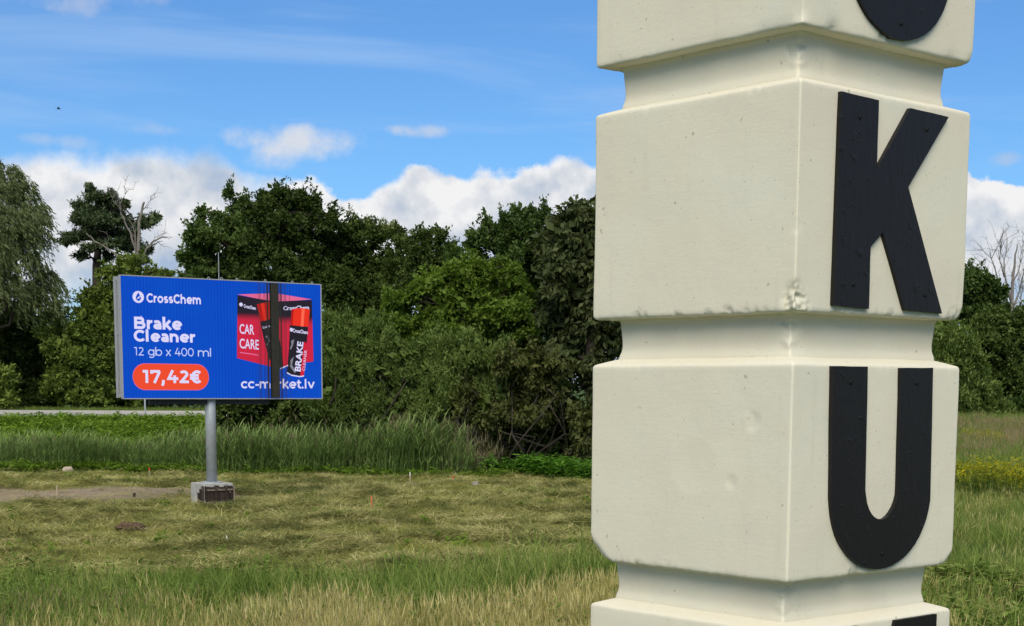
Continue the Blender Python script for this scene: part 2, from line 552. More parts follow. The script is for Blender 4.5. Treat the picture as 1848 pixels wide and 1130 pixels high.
def limb(mb, a, b, r0, r1, rng, n=5, wob=0.08, sides=5):
    a = np.asarray(a, float); b = np.asarray(b, float)
    ln = np.linalg.norm(b - a)
    pts = []
    for i in range(n + 1):
        t = i / n
        p = a + (b - a) * t + rng.normal(size=3) * wob * ln * math.sin(math.pi * t)
        p[2] += 0.10 * ln * math.sin(math.pi * t) * (1 if b[2] > a[2] else 0)
        pts.append(p)
    mb.tube(pts, list(np.linspace(r0, r1, n + 1)), sides)
    return pts

def tree(name, label, Y, base_px, lobes, leaf, L=0.15, Wd=0.085, style='broad', dens=1.0, bark='bark', seed=1,
         group=None, trunk_r=0.2, cat='tree', flat=1.0, yspread=0.8, base_y=None, multi=0):
    """lobes: (px, py, rx, ry) as they stand in the photograph at about Y metres"""
    rng = np.random.default_rng(seed)
    bx = at(base_px, 700, Y)[0]
    by = Y if base_y is None else base_y
    b0 = np.array([bx, by, hz(bx, by)])
    root = empty(name, b0)
    ch, centres = [], []
    for (px, py, rxp, ryp) in lobes:
        dy = rng.uniform(-1, 1) * yspread
        sc = (Y + dy) / F_PX
        c = at(px, py, Y + dy) - b0
        r = np.array([rxp * sc, 0.5 * (rxp + ryp) * sc * 1.05, ryp * sc * flat])
        ch += lobe_leaves(c, r, rng, L, Wd, dens, style)
        centres.append((c, r))
    link('crown', quads_mesh('crown', ch), M[leaf], root)
    mb = MB()
    top = max(centres, key=lambda q: q[0][2])[0]
    cm = np.mean([q[0] for q in centres], 0)
    if multi:
        for k in range(multi):
            c, r = centres[rng.integers(0, len(centres))]
            s0 = np.array([rng.normal() * 0.5, rng.normal() * 0.5, -0.1])
            limb(mb, s0, c + sphere_dirs(1, rng)[0] * r * 0.6, trunk_r * rng.uniform(.4, 1), 0.02, rng, 6, 0.10)
    else:
        mid = np.array([cm[0] * 0.6 + top[0] * 0.2, cm[1] * 0.7, max(0.6, cm[2] * 0.75)])
        p1 = limb(mb, (0, 0, -0.15), mid, trunk_r, trunk_r * 0.7, rng, 6, 0.03, 7)
        p2 = limb(mb, mid, top, trunk_r * 0.7, trunk_r * 0.12, rng, 6, 0.05, 6)
        sp = p1[3:] + p2[:-1]
        for c, r in centres:
            cands = [p for p in sp if p[2] < c[2] - 0.15 * r[2]] or [sp[0]]
            s0 = min(cands, key=lambda p: np.linalg.norm(p - c))
            q = limb(mb, s0, c, trunk_r * 0.35, trunk_r * 0.15, rng, 5, 0.06)
            for _ in range(4):
                e = c + sphere_dirs(1, rng)[0] * r * 0.85
                limb(mb, q[rng.integers(2, 6)], e, trunk_r * 0.13, 0.012, rng, 4, 0.08, 4)
    mb.build('trunk', M[bark], root, smooth=True, fix=False)
    tag(root, label, cat, group)
    return root

# ------------------------------------------------------------------ the town-sign pillar
def cream_mat():
    mt, k, o = new_mat('cream_masonry_paint')
    tcx = k.node('ShaderNodeTexCoord')
    P = tcx.outputs['Object']
    mp = k.node('ShaderNodeMapping'); k.link(P, mp.inputs[0]); mp.inputs['Scale'].default_value = (14, 14, 160)
    brush = k.noise(mp.outputs[0], 1.0, 6, 0.65)
    mp2 = k.node('ShaderNodeMapping'); k.link(P, mp2.inputs[0]); mp2.inputs['Scale'].default_value = (70, 70, 22)
    brush2 = k.noise(mp2.outputs[0], 1.0, 5, 0.65)
    big = k.noise(P, 5.5, 4, 0.55)
    grain = k.noise(P, 330, 4, 0.7)
    lump = k.noise(P, 42, 5, 0.6)
    pore = k.noise(P, 150, 2, 0.5)
    pit = k.step(pore, 0.70, 0.76)
    pock = k.step(k.noise(k.vmath('ADD', P, (3.1, 1.7, 0.4)), 60, 3, 0.5), 0.715, 0.75)
    c = k.ramp(big, [(0.3, (0.700, 0.640, 0.505)), (0.5, (0.715, 0.665, 0.515)), (0.72, (0.705, 0.675, 0.545))])
    c = k.mix(k.math('MULTIPLY', k.step(k.noise(P, 11, 5, 0.65), 0.52, 0.75), 0.16), c, (0.62, 0.54, 0.40))
    mp3 = k.node('ShaderNodeMapping'); k.link(P, mp3.inputs[0]); mp3.inputs['Scale'].default_value = (34, 34, 2.6)
    streak = k.step(k.noise(mp3.outputs[0], 1.0, 5, 0.6), 0.56, 0.80)
    c = k.mix(k.math('MULTIPLY', streak, 0.20), c, (0.50, 0.45, 0.34))
    c = k.mix(k.math('MULTIPLY', k.math('ADD', pit, pock, clamp=True), 0.45), c, (0.22, 0.20, 0.15))
    h = k.math('ADD', k.math('MULTIPLY', brush, 0.40), k.math('MULTIPLY', brush2, 0.10))
    h = k.math('ADD', h, k.math('MULTIPLY', grain, 0.55))
    h = k.math('ADD', h, k.math('MULTIPLY', lump, 1.0))
    h = k.math('SUBTRACT', h, k.math('MULTIPLY', pit, 0.7))
    h = k.math('SUBTRACT', h, k.math('MULTIPLY', pock, 0.8))
    principled(k, o, c, 0.70, 0.20, 0, bump(k, h, 0.17, 0.004))
    return mt
def black_mat():
    mt, k, o = new_mat('black_gloss_paint')
    tcx = k.node('ShaderNodeTexCoord')
    P = tcx.outputs['Object']
    mp = k.node('ShaderNodeMapping'); k.link(P, mp.inputs[0]); mp.inputs['Scale'].default_value = (60, 60, 20)
    lump = k.noise(mp.outputs[0], 1.0, 5, 0.6)
    blob = k.step(k.noise(P, 38, 4, 0.6), 0.60, 0.74)
    h = k.math('ADD', lump, k.math('MULTIPLY', blob, 1.1))
    sc = k.step(k.noise(mp.outputs[0], 2.2, 3, 0.5), 0.74, 0.80)
    c = k.mix(k.math('MULTIPLY', sc, 0.15), (0.011, 0.010, 0.010), (0.12, 0.12, 0.12))
    principled(k, o, c, 0.42, 0.22, 0, bump(k, h, 0.38, 0.004))
    return mt
M['cream'] = cream_mat()
M['black'] = black_mat()
M['letter_edge'] = plain('screw_head', (0.006, 0.006, 0.007), 0.6, 0.2)

PS = 0.549
YAW = rad(49.4)
DR = np.array([math.sin(YAW), math.cos(YAW)]); DL = np.array([-math.cos(YAW), math.sin(YAW)])
PC = np.array([0.528, 3.0]) + (DR + DL) * PS / 2
pillar = empty('sign_pillar', (PC[0], PC[1], 1.25), math.pi / 2 - YAW)
tag(pillar, 'cream square masonry pillar with stacked blocks and black letters', 'pillar')
Z0 = 1.25

def square_ring(a, rc, n_side, n_cor):
    """outline of a rounded square with its outward directions"""
    pts, nor = [], []
    cs = [(a - rc, -(a - rc), -90), (a - rc, a - rc, 0), (-(a - rc), a - rc, 90), (-(a - rc), -(a - rc), 180)]
    for k in range(4):
        cx_, cy_, a0 = cs[k]
        for j in range(n_cor + 1):
            an = rad(a0 + 90 * j / n_cor)
            pts.append((cx_ + rc * math.cos(an), cy_ + rc * math.sin(an))); nor.append((math.cos(an), math.sin(an)))
        nx2, ny2, a1 = cs[(k + 1) % 4]
        an = rad(a0 + 90)
        e = (cx_ + rc * math.cos(an), cy_ + rc * math.sin(an)); s2 = (nx2 + rc * math.cos(an), ny2 + rc * math.sin(an))
        for j in range(1, n_side):
            t = j / n_side
            pts.append((e[0] + (s2[0] - e[0]) * t, e[1] + (s2[1] - e[1]) * t)); nor.append((math.cos(an), math.sin(an)))
    return pts, nor
def ring_mesh(name, profile, chips=(), seed=0, amp=0.0019, rc=0.0035, n_side=72, edge=(), worn=()):
    """profile: (inset, z) from bottom to top; chips: (x, y, z, radius, depth) in pillar space; edge: heights of the arrises that are ragged"""
    V, Fq = [], []
    n = None
    off = Vector((seed * 3.7, seed * 1.3, seed * 2.1))
    cc = Vector((0, 0, 0.5 * (profile[0][1] + profile[-1][1])))
    for (ins, z) in profile:
        pts, nor = square_ring(PS / 2 - ins, max(0.004, rc - ins * 0.05), n_side, 4)
        n = len(pts)
        for (x, y), (nx2, ny2) in zip(pts, nor):
            p = Vector((x, y, z))
            q = p + off
            dsp = amp * (noise.noise(q * 4.5) * 1.1 + 0.28 * noise.noise(q * 13))
            dz = 0.0010 * noise.noise(q * 7 + Vector((5, 5, 5)))
            for ze, reach in edge:
                e = math.exp(-((z - ze) / reach) ** 2)
                if e > 0.02:
                    rg = noise.noise(Vector((q.x * 16, q.y * 16, seed))) + 0.8 * noise.noise(Vector((q.x * 70, q.y * 70, seed + 4))) + 0.5 * noise.noise(Vector((q.x * 150, q.y * 150, seed + 9)))
                    dsp -= (0.0040 if z < cc.z else 0.0016) * e * max(0.0, rg - 0.25)
                    dz += 0.0016 * e * rg * (1 if z < cc.z else -0.3)
            p += Vector((nx2, ny2, 0)) * dsp + Vector((0, 0, dz))
            for (hx, hy, hzz, hr, hd, *sm) in chips:
                dist = (p - Vector((hx, hy, hzz))).length
                if dist < hr:
                    fall = (1 - (dist / hr) ** 2)
                    rough = 1.0 + 0.15 * noise.noise(q * 30) if sm else 0.55 + 0.55 * noise.noise(q * 110) + 0.8 * noise.noise(q * 42)
                    dirv = (Vector((0, 0, cc.z * 0.6 + p.z * 0.4)) - p).normalized()
                    p += dirv * hd * fall * max(0.05, rough)
            for (sx_, sy_, zc, hr, hd) in worn:           # corners worn round
                fcut = 1 - ((abs(p.x - sx_ * PS / 2) + abs(p.y - sy_ * PS / 2)) * 0.8 + abs(p.z - zc)) / hr
                if fcut > 0:
                    k_ = hd * fcut ** 1.5 * (1 + 0.25 * noise.noise(q * 40))
                    p += Vector((-sx_ * k_, -sy_ * k_, 0.35 * k_))
            V.append((p.x, p.y, p.z - Z0))
    nr = len(profile)
    for r_ in range(nr - 1):
        for j in range(n):
            a = r_ * n + j; b = r_ * n + (j + 1) % n
            Fq.append((a, b, b + n, a + n))
    me = np_mesh(name, np.array(V), np.array(Fq), True)
    return me
WORN = {2: [(-1, 1, 2.628, 0.060, 0.024), (1, -1, 2.628, 0.038, 0.012)], 3: [(1, -1, 3.143, 0.035, 0.008)], 4: [(1, -1, 3.663, 0.03, 0.006)]}
def block(z0, z1, seed, chips=(), name='block', fine=True):
    prof = [(0.09, z0 + 0.001), (0.05, z0 + 0.0005), (0.02, z0), (0.008, z0), (0.0052, z0 + 0.0003), (0.0032, z0 + 0.0014), (0.0012, z0 + 0.0036), (0.0004, z0 + 0.0060), (0, z0 + 0.010)]
    for t in np.linspace(0, 1, 104 if fine else 24)[1:-1]:
        prof.append((0, z0 + 0.010 + (z1 - z0 - 0.020) * t))
    prof += [(0, z1 - 0.007), (0.0003, z1 - 0.0042), (0.0011, z1 - 0.0018), (0.0026, z1 + 0.0002), (0.0050, z1 + 0.0016), (0.010, z1 + 0.0036), (0.020, z1 + 0.0072), (0.033, z1 + 0.0116), (0.05, z1 + 0.017), (0.09, z1 + 0.019)]
    return link(name, ring_mesh('block', prof, chips, seed, edge=((z0 + 0.003, 0.008), (z1 - 0.002, 0.007)), n_side=140 if fine else 40, worn=WORN.get(seed - 1, ())), M['cream'], pillar)
def neck(z0, z1, seed, chips=()):
    prof = []
    for t in np.linspace(0, 1, 34):
        z = z0 + 0.006 + (z1 + 0.010 - z0 - 0.006) * t
        ins = 0.0415 - 0.0035 * math.exp(-((t - 0.10) / 0.13) ** 2) + 0.002 * math.sin(t * 5) - 0.005 * math.exp(-((t - 0.93) / 0.06) ** 2)
        prof.append((ins, z))
    return link('neck', ring_mesh('neck', prof, chips, seed + 50, amp=0.0030, rc=0.007), M['cream'], pillar)

a = PS / 2
BL = [(1.60, 2.015), (2.115, 2.531), (2.628, 3.047), (3.143, 3.566), (3.663, 4.083), (4.180, 4.600)]
chipsets = {
    2: [(-a, -a + 0.0963, 2.937, 0.022, 0.0022, 1), (-a, -a + 0.110, 2.940, 0.016, -0.0012, 1), (-a, -a + 0.147, 2.816, 0.016, 0.0016, 1), (-a, -a + 0.25, 2.845, 0.06, 0.0014, 1),
        (-a, -a + 0.19, 2.965, 0.07, -0.0012, 1), (-a + .01, -a + 0.4, 2.628, 0.018, 0.005), (-a + 0.22, -a, 2.628, 0.03, 0.005)],
    3: [(-a, -a, 3.170, 0.036, 0.011), (-a + 0.012, -a, 3.150, 0.038, 0.010), (-a, -a + 0.17, 3.143, 0.020, 0.006), (-a, -a + 0.22, 3.143, 0.014, 0.005), (-a, -a + 0.30, 3.143, 0.014, 0.005), (-a, -a + 0.42, 3.143, 0.016, 0.005),
        (-a + 0.13, -a, 3.143, 0.018, 0.006), (-a + 0.3, -a, 3.143, 0.018, 0.006), (a - 0.03, -a, 3.143, 0.03, 0.008), (-a, -a, 3.30, 0.016, 0.003)],
    4: [(-a + 0.10, -a, 3.663, 0.03, 0.009), (-a + 0.25, -a, 3.663, 0.03, 0.010), (-a, -a, 3.69, 0.022, 0.010), (a - .06, -a, 3.663, 0.02, 0.006)],
    1: [(-a, -a, 2.53, 0.025, 0.008)],
}
for i, (z0, z1) in enumerate(BL):
    block(z0, z1, i + 1, chipsets.get(i, ()), fine=i in (2, 3))
for i in range(len(BL) - 1):
    neck(BL[i][1], BL[i + 1][0], i + 1, [(-a + 0.044, -a + 0.044, BL[i][1] + 0.07, 0.03, 0.012), (-a + 0.044, -a + 0.044, BL[i][1] + 0.045, 0.02, -0.008)])
link('plinth', ring_mesh('plinth', [(-0.07, 1.05), (-0.07, 1.2), (-0.07, 1.38), (-0.068, 1.47), (-0.06, 1.485), (-0.02, 1.50), (0.03, 1.515), (0.036, 1.56), (0.04, 1.61)], (), 20), M['cream'], pillar)
link('cap', ring_mesh('cap', [(0.05, 4.61), (0.04, 4.65), (-0.035, 4.66), (-0.04, 4.70), (-0.03, 4.715), (0.12, 4.78), (0.26, 4.83), (0.2735, 4.832)], (), 21), M['cream'], pillar)

# raised letters on the right-hand face
def letter(name, outline, dz, screws):
    pts = [(x - a, z + dz - Z0) for x, z in outline]
    mb = MB(); mb.prism(pts, -a - 0.0085, -a + 0.006)
    o = mb.build(name, M['black'], pillar)
    me = o.data
    bm = bmesh.new(); bm.from_mesh(me)
    bmesh.ops.triangulate(bm, faces=[f for f in bm.faces if len(f.verts) > 4])
    bmesh.ops.subdivide_edges(bm, edges=[e for e in bm.edges if e.calc_length() > 0.05], cuts=3, use_grid_fill=False)
    for v in bm.verts:
        q = Vector((v.co.x, 0, v.co.z)) * 40
        v.co.x += 0.0009 * noise.noise(q); v.co.z += 0.0009 * noise.noise(q + Vector((9, 0, 0)))
    bmesh.ops.triangulate(bm, faces=bm.faces[:])
    bm.to_mesh(me); bm.free()
    for (x, z) in screws:
        sb = MB()
        sb.tube([(x - a, -a - 0.0075, z + dz - Z0), (x - a, -a - 0.0110, z + dz - Z0)], [0.0055, 0.0035], 10)
        sb.build('screw', M['letter_edge'], o, smooth=False)
    o['label'] = 'raised black letter ' + name[-1].upper()
    return o
K_OUT = [(0.1104, 3.5557), (0.2254, 3.553), (0.2262, 3.4225), (0.3279, 3.5501), (0.4581, 3.5476), (0.3302, 3.3986), (0.4625, 3.155),
         (0.3344, 3.1574), (0.2524, 3.3049), (0.215, 3.2749), (0.2165, 3.1554), (0.1055, 3.1588)]
U_OUT = [(0.1105, 3.0435), (0.2195, 3.0435), (0.2250, 2.80)]
for t in np.linspace(0, 1, 15)[1:-1]:
    an = math.pi * (1 + t)
    U_OUT.append((0.2810 + 0.0535 * math.cos(an), 2.80 + 0.062 * math.sin(an)))
U_OUT += [(0.3335, 2.80), (0.3286, 3.0425), (0.4389, 3.0435), (0.4470, 2.79)]
for t in np.linspace(0, 1, 25)[1:-1]:
    an = -math.pi * t
    U_OUT.append((0.2830 + 0.1655 * math.cos(an), 2.79 + 0.153 * math.sin(an)))
U_OUT += [(0.1165, 2.79)]
M_OUT = [(0.075, 2.526), (0.22, 2.526), (0.281, 2.32), (0.342, 2.526), (0.488, 2.5265), (0.488, 2.13), (0.392, 2.13), (0.392, 2.40),
         (0.315, 2.14), (0.247, 2.14), (0.171, 2.40), (0.171, 2.13), (0.075, 2.13)]
letter('letter_k', K_OUT, 0.0, [(0.168, 3.515), (0.385, 3.515), (0.165, 3.20), (0.40, 3.19)])
letter('letter_u', U_OUT, 0.0, [(0.167, 3.012), (0.384, 3.012), (0.288, 2.668)])
letter('letter_u', U_OUT, 1.037, [(0.167, 3.012), (0.384, 3.012), (0.288, 2.668)])
letter('letter_m', M_OUT, 0.0, [(0.12, 2.49), (0.44, 2.49), (0.12, 2.16), (0.44, 2.16)])

# ------------------------------------------------------------------ the LED billboard
def emis(name, col, st=0.47):
    mt, k, o = new_mat(name)
    e = k.node('ShaderNodeEmission')
    e.inputs['Color'].default_value = tuple(col) + (1,); e.inputs['Strength'].default_value = st
    k.link(e.outputs[0], o.inputs['Surface'])
    return mt
def screen_mat():
    mt, k, o = new_mat('led_blue')
    tcx = k.node('ShaderNodeTexCoord')
    sp = k.node('ShaderNodeSeparateXYZ'); k.link(tcx.outputs['Object'], sp.inputs[0])
    wv = k.math('SINE', k.math('MULTIPLY', sp.outputs[0], 2 * math.pi / 0.085))
    wv2 = k.math('SINE', k.math('MULTIPLY', sp.outputs[0], 2 * math.pi / 1.05))
    mod = k.math('MULTIPLY', wv, k.math('ADD', 0.5, k.math('MULTIPLY', wv2, 0.35)))
    v = k.math('ADD', 0.5, k.math('MULTIPLY', mod, 0.36))
    c = k.mix(v, (0.004, 0.048, 0.50), (0.006, 0.090, 0.57))
    n = k.noise(tcx.outputs['Object'], 1.2, 2)
    c = k.mix(k.step(n, 0.4, 0.7), c, k.mix(v, (0.004, 0.055, 0.46), (0.006, 0.10, 0.62)))
    e = k.node('ShaderNodeEmission'); k.link(c, e.inputs['Color'])
    e.inputs['Strength'].default_value = 0.47
    k.link(e.outputs[0], o.inputs['Surface'])
    return mt
M['led_blue'] = screen_mat()
M['led_white'] = emis('led_white', (0.70, 0.68, 0.95))
M['led_white2'] = emis('led_pale_blue', (0.55, 0.62, 0.95))
M['led_orange'] = emis('led_orange_red', (0.85, 0.075, 0.030))
M['led_red'] = emis('led_red', (0.62, 0.018, 0.045))
M['led_capred'] = emis('led_cap_red', (0.80, 0.035, 0.018))
M['led_capshade'] = emis('led_cap_deep_red', (0.50, 0.012, 0.012))
M['led_caplight'] = emis('led_cap_light', (0.95, 0.14, 0.08))
M['led_pink'] = emis('led_pink', (0.75, 0.14, 0.30))
M['led_dark'] = emis('led_dark', (0.020, 0.018, 0.026))
M['led_grey'] = emis('led_grey', (0.22, 0.22, 0.27))
M['led_dead'] = plain('dead_led_columns', (0.030, 0.028, 0.022), 0.7, 0.2)
M['alu'] = plain('grey_aluminium', (0.34, 0.35, 0.37), 0.5, 0.4, metal=0.2, var=0.08)
M['alu_dark'] = plain('dark_cabinet', (0.035, 0.037, 0.042), 0.6, 0.3)
M['galv'] = plain('galvanised_steel', (0.40, 0.425, 0.45), 0.55, 0.4, metal=0.35, var=0.16, scale=5)
def led_grad(name, z_dark, z_red):
    mt, k, o = new_mat(name)
    tcx = k.node('ShaderNodeTexCoord')
    sp = k.node('ShaderNodeSeparateXYZ'); k.link(tcx.outputs['Object'], sp.inputs[0])
    f = k.step(sp.outputs[2], z_red, z_dark)
    c = k.mix(f, (0.60, 0.022, 0.060), (0.022, 0.018, 0.03))
    e = k.node('ShaderNodeEmission'); k.link(c, e.inputs['Color'])
    e.inputs['Strength'].default_value = 0.47
    k.link(e.outputs[0], o.inputs['Surface'])
    return mt

BLw, BLh, BZ = 5.46, 2.92, 2.69
LA, RB = np.array([-9.46, 38.5]), np.array([-5.035, 41.7])
bx_dir = (RB - LA) / np.linalg.norm(RB - LA)
by_dir = np.array([-bx_dir[1], bx_dir[0]])
b_ang = math.atan2(bx_dir[1], bx_dir[0])
# foot of the pole: on the line half a cabinet behind the screen, left of its middle
line0 = LA + by_dir * 0.23
ratio = at(381, 800, 40)[0] / 40
tt = (ratio * line0[1] - line0[0]) / (bx_dir[0] - ratio * bx_dir[1])
foot = line0 + bx_dir * tt
fz = hz(*foot)
board = empty('led_billboard', (foot[0], foot[1], fz), b_ang)
tag(board, 'blue LED billboard advertising brake cleaner on a grey steel pole', 'billboard')
X0 = -tt            # local x of the screen's left edge
Y0 = -0.23          # local y of the cabinet's front
def bl(u, v): return (X0 + u * BLw / 5.5, BZ - fz + v * BLh / 3.0)
zb, zt = BZ - fz, BZ - fz + BLh
xm = X0 + BLw / 2
# front and back LED cabinets, with the steel frame between them
for nm, y0, y1, mt in (('cabinet', 0.0, 0.09, 'alu_dark'), ('rear_cabinet', 0.36, 0.46, 'alu')):
    MB().box((xm, Y0 + (y0 + y1) / 2, (zb + zt) / 2), (BLw / 2, (y1 - y0) / 2, BLh / 2)).build(nm, M[mt], board, bevel=0.008)
for nm, xx, half in (('edge_trim', X0 - 0.012, 0.0), ('edge_trim', X0 + BLw + 0.012, 0.0)):
    MB().box((xx, Y0 + 0.03, (zb + zt) / 2), (0.014, 0.05, BLh / 2 + 0.02)).build(nm, M['alu'], board, bevel=0.004)
for zz in (zb - 0.014, zt + 0.014):
    MB().box((xm, Y0 + 0.03, zz), (BLw / 2 - 0.001, 0.048, 0.013)).build('edge_trim', M['alu'], board, bevel=0.004)
for xx in (X0 + 0.05, X0 + BLw * 0.25, X0 + BLw * 0.5, X0 + BLw * 0.75, X0 + BLw - 0.05):
    MB().box((xx, Y0 + 0.20, (zb + zt) / 2), (0.035, 0.035, BLh / 2 - 0.03)).build('frame_post', M['alu'], board)
for zz in (zb + 0.06, (zb + zt) / 2 + 0.12, zt - 0.06):
    MB().box((xm, Y0 + 0.275, zz), (BLw / 2 - 0.02, 0.035, 0.035)).build('frame_rail', M['galv'], board)
MB().box((0, Y0 + 0.23, zb - 0.10), (BLw * 0.30, 0.07, 0.055)).build('support_beam', M['alu_dark'], board)
pole = MB().tube([(0, 0, 0.50), (0, 0, zb + 1.2)], 0.135, 24).build('pole', M['galv'], board, smooth=True)
MB().tube([(0, 0, 0.525), (0, 0, 0.56)], 0.27, 20).build('flange', M['galv'], pole)
for u in (2.35, 2.70, 3.13, 3.92, 4.70, 5.28):
    mb = MB()
    lx = X0 + u * BLw / 5.5
    mb.tube([(lx + 0.03 * math.cos(q), Y0 + 0.05, zt + 0.045 + 0.03 * math.sin(q)) for q in np.linspace(0, 2 * math.pi, 11)], 0.008, 5, cap=False)
    mb.build('lifting_eye', M['galv'], board)
MB().tube([(X0 + 2.70 * BLw / 5.5, Y0 + 0.2, zt - 0.1), (X0 + 2.70 * BLw / 5.5, Y0 + 0.2, zt + 0.70)], [0.013, 0.008], 6).build('antenna_rod', M['galv'], board)
# concrete footing still in its shuttering
def concrete_mat():
    mt, k, o = new_mat('concrete')
    tcx = k.node('ShaderNodeTexCoord')
    n = k.noise(tcx.outputs['Object'], 7, 7, 0.65)
    principled(k, o, k.ramp(n, [(0.3, (0.27, 0.26, 0.235)), (0.65, (0.46, 0.45, 0.42))]), 0.9, 0.2, 0, bump(k, n, 0.4, 0.02))
    return mt
def wood_mat(name, c0, c1):
    mt, k, o = new_mat(name)
    tcx = k.node('ShaderNodeTexCoord'); oi = k.node('ShaderNodeObjectInfo')
    mp = k.node('ShaderNodeMapping'); k.link(tcx.outputs['Object'], mp.inputs[0]); mp.inputs['Scale'].default_value = (14, 14, 2.2)
    n = k.math('ADD', k.noise(mp.outputs[0], 1.6, 6, 0.65), k.math('MULTIPLY', k.math('SUBTRACT', oi.outputs['Random'], 0.5), 0.35))
    n2 = k.noise(tcx.outputs['Object'], 9, 3, 0.6)
    c = k.ramp(n, [(0.3, c0), (0.7, c1)])
    c = k.mix(k.math('MULTIPLY', k.step(n2, 0.60, 0.68), 0.6), c, (0.30, 0.28, 0.24))
    principled(k, o, c, 0.8, 0.2, 0, bump(k, n, 0.4, 0.01))
    return mt
M['concrete'] = concrete_mat()
M['board_dark'] = wood_mat('dark_form_board', (0.018, 0.013, 0.011), (0.060, 0.040, 0.030))
M['batten'] = wood_mat('batten_wood', (0.14, 0.11, 0.085), (0.27, 0.22, 0.17))
BS, BHt = 0.40, 0.53
foot_o = MB().box((0, 0, BHt / 2 - 0.05), (BS, BS, BHt / 2 + 0.05)).build('footing', M['concrete'], board, bevel=0.012)
for k in range(6):           # front boards
    wd = 2 * BS / 6
    hh = BHt / 2 - 0.02 + random.uniform(-0.02, 0.012)
    MB().box((-BS + wd * (k + 0.5), -BS - 0.016, hh - 0.03), (wd / 2 - 0.005, 0.012, hh + 0.02)).build('board', M['board_dark'], foot_o, bevel=0.003)
for k in range(3):           # boards on the left side, the rest of the side bare
    wd = 0.12
    hh = (BHt / 2 - 0.02) * (0.98, 0.82, 0.62)[k]
    MB().box((-BS - 0.016, -BS + wd * (k + 0.5), hh - 0.03), (0.012, wd / 2 - 0.005, hh + 0.02)).build('board', M['board_dark'], foot_o, bevel=0.003)
for zz in (0.05, 0.37):
    MB().box((0.0, -BS - 0.046, zz), (BS + 0.01, 0.016, 0.020)).build('batten', M['batten'], foot_o, bevel=0.003)
for xx in (-BS - 0.012, -0.12, 0.16, BS - 0.02):
    MB().box((xx, -BS - 0.082, BHt / 2 - 0.03), (0.014, 0.018, BHt / 2 - 0.02)).build('batten', M['batten' if xx > 0.3 else 'board_dark'], foot_o, bevel=0.003)

# picture on the screen: flat graphics in thin layers over the LED face
scr = MB().poly([(X0, Y0 - 0.004, zb), (X0 + BLw, Y0 - 0.004, zb), (X0 + BLw, Y0 - 0.004, zt), (X0, Y0 - 0.004, zt)]).build('screen', M['led_blue'], board, fix=False)
def gpoly(name, uv, mat, layer):
    pts = [bl(u, v) for u, v in uv]
    return MB().poly([(x, Y0 - 0.004 - 0.004 * layer, z) for x, z in pts]).build(name, mat if not isinstance(mat, str) else M[mat], scr, fix=False)
def gtext(name, body, u0, u1, v0, v1, mat, layer, bold=0.0, rot=0.0, shear=0.0, cap=None):
    """text fitted to the box u0..u1, v0..v1; rot turns it about the box's lower left corner"""
    cu = bpy.data.curves.new(name, 'FONT')
    cu.body = body
    cu.offset = bold
    cu.resolution_u = 3
    cu.space_character = 1.0
    ob = bpy.data.objects.new(name, cu)
    me = bpy.data.meshes.new_from_object(ob)
    bpy.data.objects.remove(ob)
    co = np.empty(len(me.vertices) * 3, np.float32); me.vertices.foreach_get('co', co); co = co.reshape(-1, 3)
    lo, hi = co.min(0), co.max(0)
    uu = (co[:, 0] - lo[0]) / (hi[0] - lo[0]) * (u1 - u0)
    vv = (co[:, 1] - lo[1]) / (hi[1] - lo[1]) * (v1 - v0)
    if rot:
        uu, vv = uu * math.cos(rot) - vv * math.sin(rot), uu * math.sin(rot) + vv * math.cos(rot)
    uu = uu + u0; vv = vv + v0 + shear * (uu - u0)
    out_ = np.stack([X0 + uu * BLw / 5.5, np.full(len(uu), Y0 - 0.004 - 0.004 * layer), zb + vv * BLh / 3.0], 1).astype(np.float32)
    me.vertices.foreach_set('co', out_.ravel())
    me.materials.clear()
    me.update()
    return link(name, me, M[mat], scr)
